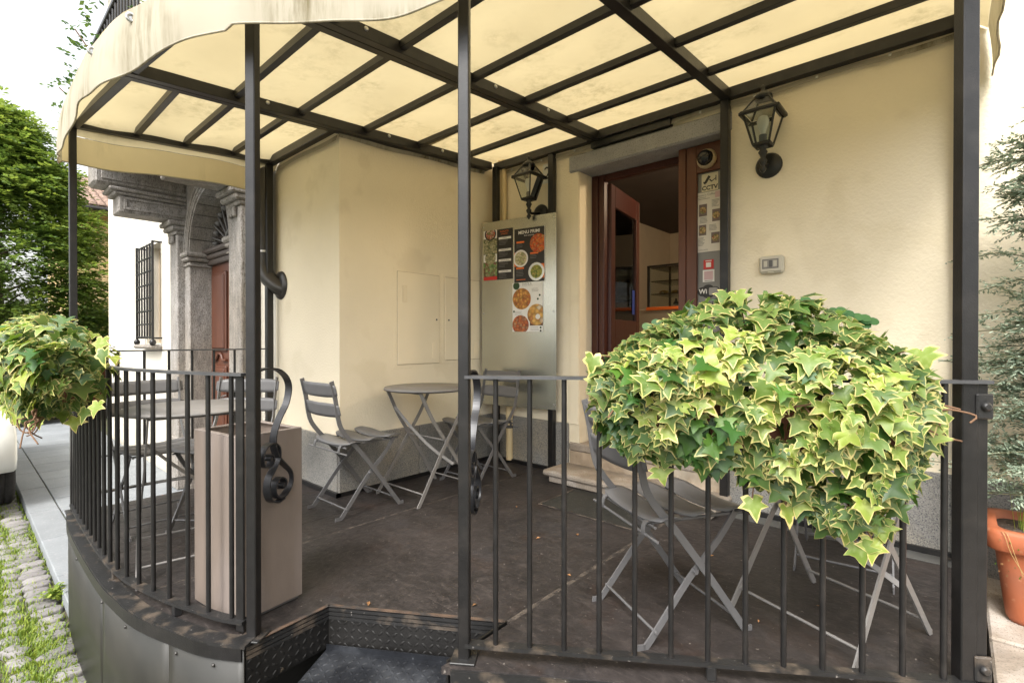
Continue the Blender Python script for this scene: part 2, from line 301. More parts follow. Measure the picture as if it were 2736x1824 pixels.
def link(name, me, parent=None, loc=None, rot=None):
    o = bpy.data.objects.new(name, me); C.objects.link(o)
    if parent: o.parent = parent
    if loc is not None: o.location = loc
    if rot is not None: o.rotation_euler = rot
    return o
def tag(o, label=None, cat=None, group=None, kind=None):
    if label: o['label'] = label
    if cat: o['category'] = cat
    if group: o['group'] = group
    if kind: o['kind'] = kind
    return o
def thing(name, label, cat, loc=(0, 0, 0), rz=0, group=None):
    return tag(link(name, None, None, loc, (0, 0, rz)), label, cat, group)
def copy_tree(o, parent=None):
    c = o.copy(); C.objects.link(c); c.parent = parent
    for ch in list(o.children): copy_tree(ch, c)
    return c
def catmull(pts, n=6):
    P = [Vector(p) for p in pts]; P = [P[0] * 2 - P[1]] + P + [P[-1] * 2 - P[-2]]; out = []
    for i in range(1, len(P) - 2):
        for k in range(n):
            t = k / n; a, b, c, d = P[i - 1:i + 3]
            out.append(.5 * ((2 * b) + (c - a) * t + (2 * a - 5 * b + 4 * c - d) * t * t + (3 * b - a - 3 * c + d) * t ** 3))
    return out + [P[-2]]
def textmesh(s, size, M, m, name='lettering', parent=None, align='CENTER', bold=0.0):
    cu = bpy.data.curves.new('t', 'FONT'); cu.body = s; cu.size = size; cu.align_x = align; cu.align_y = 'CENTER'; cu.offset = bold; cu.resolution_u = 2
    t = bpy.data.objects.new('t', cu); C.objects.link(t); dg = bpy.context.evaluated_depsgraph_get(); dg.update()
    me = bpy.data.meshes.new_from_object(t.evaluated_get(dg)); bpy.data.objects.remove(t); bpy.data.curves.remove(cu)
    me.transform(M); me.materials.clear(); me.materials.append(m)
    return link(name, me, parent)
def absloc(p):
    v = Vector((0, 0, 0))
    while p is not None: v = v + Vector(p.location); p = p.parent
    return v
def W(mb, name, mats=None, parent=None):
    """link a mesh whose vertices are world coordinates"""
    me = mb.mesh(name, mats) if isinstance(mb, MB) else mb
    return link(name, me, parent, -absloc(parent) if parent else None)
def inst(name, me, parent, loc, rot=(0, 0, 0), sc=(1, 1, 1)):
    o = bpy.data.objects.new(name, me); C.objects.link(o); o.parent = parent; o.location = Vector(loc) - absloc(parent); o.rotation_euler = rot; o.scale = sc
    return o
WY, CX, LY = 3.285, -3.15, 1.76            # door wall, cabinet wall, street wall
GZ, PZ = -0.60, -0.54                      # cobbles, pavement
# ================================================================== street
mb = MB(); mb.add([(-90, -60, GZ - .035), (60, -60, GZ - .035), (60, 90, GZ - .035), (-90, 90, GZ - .035)], [(0, 1, 2, 3)])
street = tag(W(mb, 'street', DIRT), kind='structure')
def settmesh(sx, sy, seed):
    r = random.Random(seed); mb = MB(); pts = []
    n = 10
    for i in range(n):
        a = 2 * math.pi * i / n; c, s_ = math.cos(a), math.sin(a); k = 1 / max(abs(c), abs(s_)) ** .82
        pts.append((c * k * sx / 2 * (1 + r.uniform(-.06, .05)), s_ * k * sy / 2 * (1 + r.uniform(-.06, .05))))
    vs = [(x, y, -.04) for x, y in pts] + [(x * .97, y * .97, -.008 + r.uniform(-.002, .002)) for x, y in pts] + [(x * .82, y * .82, r.uniform(-.002, .003)) for x, y in pts] + [(0, 0, .002)]
    fs = [(i, (i + 1) % n, n + (i + 1) % n, n + i) for i in range(n)] + [(n + i, n + (i + 1) % n, 2 * n + (i + 1) % n, 2 * n + i) for i in range(n)] + [(2 * n + i, 2 * n + (i + 1) % n, 3 * n) for i in range(n)]
    mb.add(vs, fs, 0, True); return mb.mesh('sett', SETT)
SETB = [settmesh(.10, .135 + .02 * (i % 3), i) for i in range(6)]; SETF = [settmesh(.118 + .014 * (i % 3), .085 + .012 * (i % 2), 20 + i) for i in range(8)]
nset = 0; farset = MB()
x = -9.2
while x < -2.2:
    inst('sett', random.choice(SETB), street, (x, .372 + random.uniform(-.014, .014), GZ + random.uniform(-.012, .004)), (0, 0, random.uniform(-.12, .12))); x += .118 + random.uniform(-.008, .012); nset += 1
def fieldok(x, y): return x < -2.2
k = 0; y = .245
cover = Vector((-5.62, .02, 0))
while y > -2.6:
    x = -9.2 + (k % 2) * .07
    while x < 1.2:
        if not (abs(x - cover.x) < .34 and abs(y - cover.y) < .17):
            xx = x + random.uniform(-.012, .012); yy = y + .03 * math.sin(x * 2.1) + random.uniform(-.01, .01)
            vis = x < -2.75 and y > .46 - (-x - 2.3) * .2 - .35 and y > -.22
            if vis and nset < 296:
                inst('sett', random.choice(SETF), street, (xx, yy, GZ + random.uniform(-.01, .004)), (0, 0, random.uniform(-.2, .2) + .45)); nset += 1
            elif x > -7.5 and y > -1.6 or vis:
                me = random.choice(SETF); c_, s_ = math.cos(.45), math.sin(.45)
                farset.add([(xx + v.co.x * c_ - v.co.y * s_, yy + v.co.x * s_ + v.co.y * c_, GZ - .003 + v.co.z) for v in me.vertices], [tuple(p.vertices) for p in me.polygons], 0, True)
        x += .150
    y -= .125; k += 1
tag(W(farset, 'setts_beyond', SETT, street), kind='stuff')
mb = MB(); mb.bb(cover.x - .32, cover.x + .32, cover.y - .15, cover.y + .15, GZ - .04, GZ + .002, 0, .006)
fr = W(mb, 'cover_frame', mat('concrete', (.42, .41, .38), .9, var=.1, bump=.3), street)
mb = MB(); mb.bb(cover.x - .2, cover.x + .2, cover.y - .11, cover.y + .11, GZ - .03, GZ + .007, 0, .003)
for i in range(7):
    mb.bb(cover.x - .17 + i * .052, cover.x - .145 + i * .052, cover.y - .085, cover.y + .085, GZ + .0072, GZ + .011)
W(mb, 'cover_plate', mat('cast_iron', (.13, .13, .14), .5, metal=.6, var=.2), fr)
# ---- grass in the joints
def blades(pts, h0, h1, lean=.5, wd=.004):
    n = len(pts); P = np.array(pts); a = rng.uniform(0, 2 * np.pi, n); h = rng.uniform(h0, h1, n); l = rng.uniform(0.1, lean, n) * h
    d = np.stack([np.cos(a), np.sin(a), 0 * a], 1); s_ = np.stack([-np.sin(a), np.cos(a), 0 * a], 1) * wd
    up = np.array([0, 0, 1.0])
    m_ = P + d * (l * .35)[:, None] + up * (h * .6)[:, None]; t = P + d * l[:, None] + up * h[:, None]
    V = np.stack([P - s_, P + s_, m_ + s_ * .7, m_ - s_ * .7, t], 1).reshape(-1, 3)
    i = np.arange(n) * 5; F = [(q, q + 1, q + 2, q + 3) for q in i] + [(q + 3, q + 2, q + 4) for q in i]
    return V, F
def meshraw(name, V, F, mats, rnd=None):
    me = bpy.data.meshes.new(name); me.from_pydata([tuple(v) for v in V], [], F)
    for m in (mats if isinstance(mats, list) else [mats]): me.materials.append(m)
    if rnd is not None: a = me.attributes.new('rnd', 'FLOAT', 'POINT'); a.data.foreach_set('value', rnd.astype(np.float32))
    return me
GRASS = leafmat('grass', (.19, .27, .035), (.28, .38, .04), .35, True, .6, .3)
pts = []
def gdens(x, y): return .5 + .5 * math.sin(x * 2.3 + 1.3 * math.sin(y * 9)) * math.sin(y * 7 + x)
while len(pts) < 17000:
    x = -2.35 - 6.8 * random.random() ** 1.5; y = random.uniform(-.45, .455)
    e = math.exp(-((y - .24 - .07 * math.sin(x * 3)) / .10) ** 2) * 1.0 + .35 * math.exp(-((y - .455) / .02) ** 2)
    if random.random() < (.14 + e) * (.25 + .75 * gdens(x, y)): pts.append((x, y, GZ - .02))
V, F = blades(pts, .014, .045, 1.0, .0034)
tag(W(meshraw('grass', V, F, GRASS, np.repeat(rng.random(len(pts)), 5)), 'grass'), 'short green grass growing between the street setts beside the kerb', 'grass', kind='stuff')
# ================================================================== pavement
mb = MB(); mb.bb(-14, -1.9, .50, 1.72, GZ - .03, PZ - .02); mb.bb(-14, -10.9, 1.72, 6, GZ - .03, PZ - .02)
pave = tag(W(mb, 'pavement', DIRT), kind='structure')
x = -13.5
while x < -3.6:
    L = random.uniform(.75, 1.15); m_ = MB(); m_.bb(x + .003, x + L - .003, .462, .668, GZ - .03, PZ + random.uniform(-.002, .002), 0, .006); W(m_, 'kerb_stone', PAVE, pave); x += L
x = -13.5
while x < -2.2:
    L = random.choice((.46, .5, .55)); m_ = MB(); m_.bb(x + .006, x + L - .006, .678, 1.72, GZ - .02, PZ + random.uniform(-.002, .001), 0, .004); W(m_, 'paving_slab', PAVE, pave); x += L
# stone landing on the uphill side
land = tag(link('stone_landing', None), kind='structure')
for (x0, x1, y0, y1, z) in ((.10, 1.3, 2.62, 3.27, -.05), (1.31, 2.6, 2.62, 3.27, -.05), (.10, .95, 2.02, 2.605, -.055), (.96, 2.6, 2.02, 2.605, -.055), (.10, 1.6, 1.3, 2.0, -.17), (1.61, 2.6, 1.3, 2.0, -.17), (.10, 2.6, .5, 1.28, -.34)):
    m_ = MB(); m_.bb(x0, x1, y0, y1, GZ - .03, z, 0, .008); W(m_, 'landing_slab', STEPST, land)
# ================================================================== terrace deck
def deckmat(name, joint):
    m = mat(name, (0.0225, 0.0195, 0.0188), 0.48, var=.35, vscale=9, bump=.35, bscale=35, col2=(0.041, 0.034, 0.032), c2scale=2.0, c2lo=.44, c2hi=.68, spec=.3)
    nt = m.node_tree; N = nt.nodes; p = N['Principled BSDF']; cur = p.inputs['Base Color'].links[0].from_socket
    geo = N.new('ShaderNodeNewGeometry')
    def layer(cur, rot, sc, scale, lo, hi, col, amt):
        mp = N.new('ShaderNodeMapping'); mp.inputs['Rotation'].default_value = (0, 0, rot); mp.inputs['Scale'].default_value = sc; lk(nt, geo.outputs['Position'], mp.inputs[0])
        n = N.new('ShaderNodeTexNoise'); n.inputs['Scale'].default_value = scale; n.inputs['Detail'].default_value = 9; n.inputs['Roughness'].default_value = .7; lk(nt, mp.outputs[0], n.inputs['Vector'])
        r = N.new('ShaderNodeMapRange'); r.inputs['From Min'].default_value = lo; r.inputs['From Max'].default_value = hi; r.inputs['To Max'].default_value = amt; lk(nt, n.outputs['Fac'], r.inputs['Value'])
        x = N.new('ShaderNodeMix'); x.data_type = 'RGBA'; lk(nt, r.outputs[0], x.inputs[0]); lk(nt, cur, x.inputs[6]); x.inputs[7].default_value = (*col, 1); return x.outputs[2]
    cur = layer(cur, 1.1, (5, 16, 2), 2.2, .50, .68, (.066, .056, .052), .45)
    cur = layer(cur, .35, (2.5, 70, 2), 2.0, .60, .68, (.16, .13, .115), .5)
    cur = layer(cur, 1.25, (2.0, 60, 2), 2.3, .62, .69, (.15, .125, .11), .45)
    cur = layer(cur, .4, (1, 1, 1), 22, .50, .68, (.070, .058, .053), .6)
    cur = layer(cur, .7, (1, 1, 1), 2.6, .54, .70, (.036, .020, .014), .6)
    cur = layer(cur, 2.0, (1, 1, 1), 1.4, .50, .68, (.045, .038, .036), .4)
    cur = layer(cur, 0, (1, 1, 1), 48, .63, .665, (.24, .21, .185), .85)
    cur = layer(cur, .3, (1, 1, 1), 1.9, .55, .70, (.045, .042, .045), .6)
    lk(nt, cur, p.inputs['Base Color']); return m
DECK = deckmat('deck_board', 0)
JOINT = mat('joint_strip', (.085, .068, .054), .8, var=.4, vscale=40, bump=.4, bscale=60, col2=(.028, .022, .019), c2scale=16, c2lo=.42, c2hi=.58)
deck = tag(link('terrace_deck', None), kind='structure')
OUT = [(-4.10, .480), (-3.8, .452), (-3.363, .440), (-2.851, .442), (-2.6, .458), (-2.368, .488), (-2.1, .566), (-1.98, .612), (-1.86, .684)]
def outer(x):
    x = max(x, -4.10)
    if x <= -1.86:
        for (a, b) in zip(OUT, OUT[1:]):
            if a[0] <= x <= b[0]: return a[1] + (b[1] - a[1]) * (x - a[0]) / (b[0] - a[0])
    return 1.206 + .691 * (x + 1.147) - .06
def notch(x): return 1.014 + (x + 1.9) * .633
def poly(x0, x1):
    lo = []
    xs = sorted(set([x0, x1] + [p[0] for p in OUT if x0 < p[0] < x1] + [x0 + (x1 - x0) * i / 6 for i in range(7)]))
    for x in xs:
        if x < -1.87 or x > -1.284: lo.append((x, outer(x)))
    if x0 < -1.87 and x1 > -1.3:
        lo = [(x, y) for x, y in lo if x < -1.87] + [(-1.872, .676), (-1.9, 1.012)] + [(x1, notch(x1))]
    if x0 >= -3.2: up = [(x0, 3.27), (x1, 3.27)]
    else: up = [(x0, 1.745), (x1, 1.745)]
    return lo + up[::-1]
for (x0, x1, nm) in ((-4.10, -4.0, 'deck_plank'), (-3.996, -3.664, 'deck_plank'), (-3.66, -3.389, 'deck_plank'), (-3.385, -3.155, 'deck_plank'), (-3.145, -2.845, 'deck_plank'), (-2.84, -2.59, 'deck_plank'), (-2.572, -1.284, 'deck_panel'), (-1.262, .08, 'deck_panel')):
    m_ = MB(); m_.prism(poly(x0, x1), -.025, 0); W(m_, nm, DECK, deck)
m_ = MB(); m_.bb(-2.592, -2.570, .50, 3.25, -.02, -.001); m_.bb(-1.2855, -1.2605, 1.41, 3.2, -.02, -.0008); W(m_, 'joint_strip', JOINT, deck)
for xx in (-3.998, -3.662, -3.387, -3.15, -2.8425):
    m_ = MB(); m_.bb(xx - .006, xx + .006, .50, 1.74 if xx < -3.1 else 3.25, -.02, -.0015); W(m_, 'joint_strip', JOINT, deck)
# substructure so that nothing shows through
m_ = MB(); m_.prism([(x, y + .03) for x, y in OUT[:-1]] + [(-1.93, .66), (-1.93, 1.06), (-1.24, 1.48), (-1.24, 1.15), (.06, 2.05), (.06, 3.26), (-3.14, 3.26), (-3.14, 1.74), (-4.09, 1.74)], -.5, -.027); W(m_, 'deck_frame', PLATER, deck)
# black angle trim along the walls
m_ = MB()
m_.bb(-3.148, -3.128, 1.72, 3.265, 0, .03); m_.bb(-4.15, -3.128, 1.722, 1.757, .001, .031); m_.bb(-3.125, -2.36, 3.245, 3.283, 0, .03); m_.bb(-1.03, .06, 3.245, 3.283, 0, .03)
W(m_, 'wall_angle', METAL, deck)
m_ = MB(); m_.bb(-1.0, .05, 3.13, 3.24, .0005, .004, 0); W(m_, 'floor_strip', mat('floor_strip', (.10, .10, .095), .35, var=.2, vscale=6), deck)
# floor hatch at the doorstep
q = [onz(1469, 1360), onz(1535, 1316), onz(1700, 1352), onz(1700, 1424)]
m_ = MB(); m_.prism([(-2.02, 2.55), (-1.33, 2.55), (-1.33, 2.96), (-2.02, 2.96)], .0005, .005); W(m_, 'floor_hatch', mat('hatch', (.022, .022, .020), .6, var=.3, vscale=20, speck=(.07, .07, .06), speck_scale=100, speck_th=.6), deck)
m_ = MB()
for (a, b) in (((-2.03, 2.545), (-1.32, 2.545)), ((-2.03, 2.545), (-2.03, 2.97)), ((-1.32, 2.545), (-1.32, 2.97))):
    m_.bar((*a, .004), (*b, .004), .012, .004)
W(m_, 'hatch_edge', JOINT, deck)
# curved skirt, in sheets
crv = [Vector((x, y - .012, 0)) for x, y in OUT]
fine = catmull(crv, 6)
def sheet(pts, z0, z1, th=.004):
    n = len(pts); vs = []
    for p in pts: vs += [(p.x, p.y, z0), (p.x, p.y, z1), (p.x, p.y + th, z1), (p.x, p.y + th, z0)]
    fs = []
    for i in range(n - 1):
        a, b = i * 4, i * 4 + 4
        fs += [(a, b, b + 1, a + 1), (a + 1, b + 1, b + 2, a + 2), (a + 2, b + 2, b + 3, a + 3), (a + 3, b + 3, b, a)]
    fs += [(0, 1, 2, 3), (n * 4 - 1, n * 4 - 2, n * 4 - 3, n * 4 - 4)]
    return vs, fs
cut = [0, 19, 34, len(fine) - 1]
for a, b in zip(cut, cut[1:]):
    m_ = MB(); m_.add(*sheet(fine[a:b + 1], GZ, -.004), 0, True); W(m_, 'skirt_sheet', SKIRT, deck)
m_ = MB(); m_.strip([(p.x, p.y + .024, .004) for p in fine], (0, 0, 1), .012, .06); W(m_, 'edge_trim', METALW, deck)
m_ = MB(); m_.strip([(p.x, p.y - .006, -.022) for p in fine], (0, 0, 1), .05, .006); W(m_, 'edge_trim', METAL, deck)
for i in range(3, len(fine) - 1, 8):
    p = fine[i]; m_ = MB(); m_.lathe([(.0065, -.002), (.006, .002), (.003, .004)], (p.x, p.y - .003, -.075), 8, 0, Matrix.Rotation(R(90), 3, 'X')); W(m_, 'rivet', COPPER if i % 2 else STEEL, deck)
# end skirt towards the portal
m_ = MB(); m_.bb(-4.112, -4.106, .485, 1.74, GZ, -.002); W(m_, 'skirt_sheet', SKIRT, deck)
# front fascia B - C
u = Vector((1, .691, 0)).normalized(); nrm = Vector((u.y, -u.x, 0))
PB = Vector((-1.235, outer(-1.235), 0)); PC = Vector((.085, outer(.085), 0))
m_ = MB(); a, b = PB + nrm * .006, PC + nrm * .006
m_.bar(a + Vector((0, 0, -.035)), b + Vector((0, 0, -.035)), .06, .012, nrm); W(m_, 'edge_trim', METALW, deck)
m_ = MB(); m_.bar(PB + Vector((0, 0, -.33)), PC + Vector((0, 0, -.33)), .53, .008, nrm); W(m_, 'skirt_sheet', SKIRT, deck)
m_ = MB(); m_.bar(PB + nrm * .013 + Vector((0, 0, -.11)), PC + nrm * .013 + Vector((0, 0, -.11)), .07, .006, nrm); W(m_, 'edge_trim', METAL, deck)
RUSTE = mat('rusty_edge', (.10, .062, .04), .8, var=.5, vscale=40, col2=(.03, .025, .022), c2scale=20, c2lo=.4, c2hi=.6)
# step in the notch: risers and treads of tread plate
def lugs(mb, P, ux, uy, n, nx, ny, sx, sy):
    for i in range(nx):
        for j in range(ny):
            c = P + ux * ((i + .5) * sx + (.0)) + uy * ((j + .5) * sy)
            d = (ux + uy).normalized() if (i + j) % 2 else (ux - uy).normalized(); e = n.cross(d)
            L, w_, h = .0145, .0046, .0036
            vs = [c - d * L, c - d * L * .45 + e * w_, c + d * L * .45 + e * w_, c + d * L, c + d * L * .45 - e * w_, c - d * L * .45 - e * w_, c - d * L * .4 + n * h, c + d * L * .4 + n * h]
            mb.add(vs, [(0, 1, 6), (1, 2, 7, 6), (2, 3, 7), (3, 4, 7), (4, 5, 6, 7), (5, 0, 6)], 0, True)
Z = Vector((0, 0, 1))
nl, nr = Vector((-1.9, 1.012, 0)), Vector((-1.284, notch(-1.284), 0)); bd = (nr - nl).normalized(); bl = (nr - nl).length; bn = Vector((bd.y, -bd.x, 0))
def riser(P, d, L, n, z0, z1, nm):
    m_ = MB(); m_.bar(P + Z * ((z0 + z1) / 2), P + d * L + Z * ((z0 + z1) / 2), (z1 - z0), .006, n); o = W(m_, nm, PLATER, deck)
    m_ = MB(); lugs(m_, P + n * .003 + Z * z0, d, Z, n, int(L / .03), int((z1 - z0 - .045) / .03), .03, .03); tag(W(m_, 'tread_lugs', PLATER, deck), kind='stuff')
    m_ = MB()
    for k in range(3): m_.bar(P + n * .005 + Z * (z1 - .012 - k * .017), P + d * L + n * .005 + Z * (z1 - .012 - k * .017), .012, .006, n)
    W(m_, 'nosing', METALW, deck)
    m_ = MB(); m_.bar(P + n * .002 + Z * (z1 + .0015), P + d * L + n * .002 + Z * (z1 + .0015), .016, .003, Z); W(m_, 'nosing_edge', RUSTE, deck)
riser(nl, bd, bl, bn, -.17, -.002, 'riser')
riser(Vector((-1.872, .682, 0)), Vector((-.028, .33, 0)).normalized(), .331, Vector((1, .085, 0)).normalized(), -.17, -.002, 'riser')
def tread(z, y0, y1, z0):
    pl = [nl + bn * y0, nr + bn * y0, nr + bn * y1, nl + bn * y1]
    m_ = MB(); m_.prism([(p.x, p.y) for p in pl], z0, z); W(m_, 'step_tread', DIAMOND, deck)
    m_ = MB(); lugs(m_, nl + bn * y1 + Z * z, bd, -bn, Z, int(bl / .03), int((y1 - y0) / .03), .03, .03); tag(W(m_, 'tread_lugs', DIAMOND, deck), kind='stuff')
tread(-.17, .003, .36, -.2); tread(-.38, .34, .68, -.41)
m_ = MB(); m_.bar(nl + bn * .35 + Z * -.29, nr + bn * .35 + Z * -.29, .18, .01, bn); m_.bar(nl + bn * .67 + Z * -.5, nr + bn * .67 + Z * -.5, .19, .01, bn); W(m_, 'riser', PLATER, deck)
m_ = MB(); m_.bar(nl + bn * .018 + Z * -.166, nr + bn * .018 + Z * -.166, .03, .006, bn); W(m_, 'nosing', DIAMOND, deck)
m_ = MB(); m_.bar((-1.272, 1.10, -.1), (-1.284, notch(-1.284), -.1), .2, .01, (1, 0, 0)); W(m_, 'riser', PLATER, deck)
# ================================================================== cafe building
bld = thing('cafe_building', 'cream stucco corner building with granite plinth, stone portal and cafe door', 'building', (-3.15, 3.285, GZ))
TOP = 7.2
m_ = MB()
m_.bb(-3.15, -2.215, WY, WY + .32, -.6, TOP); m_.bb(-1.122, 6, WY, WY + .32, -.6, TOP); m_.bb(-2.215, -1.122, WY, WY + .32, 2.40, TOP); m_.bb(-2.215, -1.122, WY + .02, WY + .32, -.6, .10)
W(m_, 'wall', STUCCO, bld)
# raised plaster band by the door
m_ = MB(); m_.bb(-2.30, -2.218, WY - .012, WY, .40, 2.40, 0, .006); W(m_, 'door_surround', STUCCO, bld)
m_ = MB(); m_.bb(-3.55, CX, LY, 3.6, -.6, TOP); m_.bb(-4.16, -3.55, LY, LY + .35, -.6, TOP); W(m_, 'wall', STUCCO, bld)
m_ = MB(); m_.bb(-4.80, -4.16, LY, LY + .35, -.6, TOP); m_.bb(-10.75, -8.25, LY, LY + .35, -.6, TOP)
m_.bb(-8.25, -7.55, LY, LY + .35, -.6, 1.02); m_.bb(-8.25, -7.55, LY, LY + .35, 2.32, TOP); m_.bb(-7.55, -6.17, LY, LY + .35, -.6, TOP); m_.bb(-6.17, -4.80, LY, LY + .35, 2.70, TOP)
m_.bb(-10.75, -10.4, LY + .35, 9, -.6, TOP)
W(m_, 'wall', STUCCO2, bld)
m_ = MB(); m_.bb(-11.1, 6.2, 1.3, 9.2, TOP, TOP + .12); W(m_, 'roof', ROOFT, bld)
# granite plinth slabs
def plinth(x0, x1, y0, y1, z0=-.05, z1=.405):
    m_ = MB(); m_.bb(x0, x1, y0, y1, z0, z1, 0, .004); return W(m_, 'plinth_slab', GRANITE, bld)
for a, b in ((1.745, 2.42), (2.426, 3.262)): plinth(CX, CX + .02, a, b)
for a, b in ((-4.35, -3.80), (-3.795, -3.152)): plinth(a, b, LY - .02, LY, -.5, .40)
plinth(-3.128, -2.31, WY - .02, WY); plinth(-1.115, -.38, WY - .02, WY); plinth(-.375, .45, WY - .02, WY, -.1, .41); plinth(.455, 1.8, WY - .02, WY, -.1, .42); plinth(1.805, 3.4, WY - .02, WY, -.1, .42)
# lintel, sill and doorstep
m_ = MB(); m_.bb(-2.30, -1.06, WY - .03, WY + .27, 2.395, 2.525, 0, .012); W(m_, 'lintel', LINTEL, bld)
m_ = MB(); m_.bb(-2.31, -1.05, WY - .015, WY + .3, .19, .257, 0, .012); W(m_, 'door_sill', STEPST, bld)
m_ = MB(); m_.bb(-2.30, -1.06, WY - .01, WY + .02, -.05, .19); W(m_, 'sill_riser', mat('rough_stone', (.40, .31, .22), .9, var=.25, vscale=7, bump=.9, bscale=14, col2=(.52, .45, .36), c2scale=5, bdist=.03), bld)
m_ = MB(); m_.bb(-2.34, -1.05, 2.965, WY - .005, .048, .092, 0, .014); st = W(m_, 'doorstep', STEPST, bld)
m_ = MB(); m_.bb(-2.29, -1.08, 2.985, WY - .005, .004, .047, 0, .006); W(m_, 'step_base', STEPST, st)
# blind box above the lintel
m_ = MB(); m_.bb(-2.08, -1.45, WY - .05, WY, 2.53, 2.575); m_.bb(-2.3, -1.15, WY - .06, WY, 2.585, 2.61); W(m_, 'shutter_rail', BLACK, bld)
# ---- cafe door
DY = WY + .20
m_ = MB(); m_.bb(-2.213, -2.155, DY - .03, DY + .05, .257, 2.392, 0, .004); m_.bb(-2.155, -2.105, DY - .015, DY + .05, .257, 2.392, 0, .004); m_.bb(-2.105, -1.40, DY - .01, DY + .05, 2.345, 2.392, 0, .003)
W(m_, 'door_frame', WOODD, bld)
SY = WY + .10                                  # side panel plane
g0, g1, g2 = (ony(q, 700, SY - .015).x for q in (1813, 1833, 1861))
m_ = MB(); m_.bb(g0, g1 - .002, SY - .02, SY + .05, .257, 2.392, 0, .003); m_.bb(g1 + .001, g2, SY - .015, SY + .05, .257, 2.392, 0, .003); m_.bb(g2, -1.124, SY - .015, SY + .05, 2.205, 2.392, 0, .002); m_.bb(g2, -1.124, SY - .015, SY + .05, .257, .75, 0, .002)
side = W(m_, 'side_panel', WOOD, bld)
m_ = MB(); m_.bb(g2, -1.124, SY + .01, SY + .018, .75, 2.205); W(m_, 'side_glass', STICKG, side)
# open leaf, hinged left
ha = R(99); hd = Vector((math.cos(ha), math.sin(ha), 0)); hn = Vector((-hd.y, hd.x, 0)); H0 = Vector((-2.10, DY + .05, 0)); LW = .70
leaf = link('door_leaf', None, bld); leaf.location = H0 - absloc(bld)
def lf(a0, a1, z0, z1, th, name, m, par, off=0):
    mb = MB(); mb.bar(H0 + hd * a0 + hn * off + Z * ((z0 + z1) / 2), H0 + hd * a1 + hn * off + Z * ((z0 + z1) / 2), z1 - z0, th, hn, 0, .004); return W(mb, name, m, par)
lf(0, .09, .27, 2.335, .045, 'stile', WOODD, leaf); lf(LW - .08, LW - .012, .27, 2.335, .045, 'stile', WOODD, leaf); lf(LW - .011, LW, .27, 2.335, .044, 'leaf_edge', WOOD, leaf)
lf(.09, LW - .08, 2.16, 2.335, .045, 'rail', WOODD, leaf); lf(.09, LW - .08, .98, 1.24, .045, 'rail', WOODD, leaf); lf(.09, LW - .08, .27, .45, .045, 'rail', WOODD, leaf)
lf(.09, LW - .08, 1.24, 2.16, .006, 'pane', GLASSD, leaf); lf(.09, LW - .08, .45, .98, .006, 'pane', GLASSD, leaf)
lf(LW - .15, LW - .09, 1.30, 1.52, .002, 'opening_sign', INKB, leaf, -.006)
mb = MB(); a = H0 + hd * (LW - .035) - hn * .04 + Z * 1.10; mb.tube([a, a - hn * .03, a - hn * .03 - hd * .10], .008, 8); mb.lathe([(.02, -.004), (.02, .004)], a, 12, 0, hn.to_track_quat('Z', 'Y').to_matrix()); W(mb, 'handle', BRASS, leaf)
# ---- interior shell
m_ = MB(); m_.bb(-3.4, -.2, WY + .33, 7.6, .2, .25); W(m_, 'interior_floor', mat('interior_floor', (.09, .07, .05), .3), bld)
m_ = MB(); m_.bb(-3.4, -.2, WY + .33, 7.6, 2.75, 2.8); W(m_, 'interior_ceiling', INDARK, bld)
m_ = MB(); m_.bb(-3.46, -3.4, WY + .33, 7.6, .2, 2.8); m_.bb(-.2, -.14, WY + .33, 7.6, .2, 2.8); m_.bb(-3.4, -.2, 7.6, 7.66, .2, 2.8); W(m_, 'interior_wall', INWALL, bld)
# ---- meter cabinets in the cabinet wall
CAB = mat('cabinet_paint', (.835, .74, .56), .7, var=.04, vscale=3)
for (y0, y1, z0, z1, vs) in ((2.23, 2.635, .885, 1.59, ((2.27, 1.36), (2.56, .92))), (2.70, 3.10, .905, 1.588, ((2.76, 1.36), (3.03, .92)))):
    m_ = MB(); m_.bb(CX, CX + .003, y0 - .03, y1 + .03, z0 - .03, z1 + .03, 0, .0015)
    fr_ = W(m_, 'meter_cabinet', STUCCO, bld)
    m_ = MB(); m_.bb(CX + .001, CX + .0052, y0 - .003, y1 + .003, z0 - .003, z1 + .003); W(m_, 'door_gap', mat('gap_shadow_paint', (.42, .34, .22), .8) if 'gap_shadow_paint' not in MATS else MATS['gap_shadow_paint'], fr_)
    m_ = MB(); m_.bb(CX + .002, CX + .010, y0, y1, z0, z1, 0, .003); W(m_, 'cabinet_door', CAB, fr_)
    for (vy, vz) in vs:
        m_ = MB()
        for k in range(4): m_.bb(CX + .010, CX + .014, vy + k * .013, vy + k * .013 + .006, vz, vz + .13, 0, .002)
        W(m_, 'vent', CAB, fr_)
    ky = y1 - .03 if y0 < 2.5 else y0 + .035
    m_ = MB(); m_.lathe([(.007, 0), (.007, .004)], (CX + .010, ky, 1.235), 10, 0, Matrix.Rotation(R(90), 3, 'Y')); W(m_, 'lock', INK, fr_)
# painted pipes in the recess
for (px_, r_) in ((1337, .022), (1347, .022), (1361, .03)):
    P = ony(px_, 600, WY - .035); m_ = MB(); m_.tube([(P.x, P.y, .02 if r_ > .025 else 1.8), (P.x, P.y, .42 if r_ > .025 else 4.5)] if r_ > .025 else [(P.x, P.y, 1.6), (P.x, P.y, 4.5)], r_, 12); W(m_, 'wall_pipe', PIPECREAM, bld)
P = ony(1361, 600, WY - .035); m_ = MB(); m_.tube(catmull([(P.x, P.y, .40), (P.x, P.y, .50), (P.x - .03, P.y, .54), (P.x - .10, P.y, .55)], 4), .034, 12); W(m_, 'pipe_elbow', PIPECREAM, bld)
m_ = MB(); m_.tube([(P.x, P.y, .30), (P.x, P.y, .315)], .036, 12); W(m_, 'pipe_clip', PLASTD, bld)
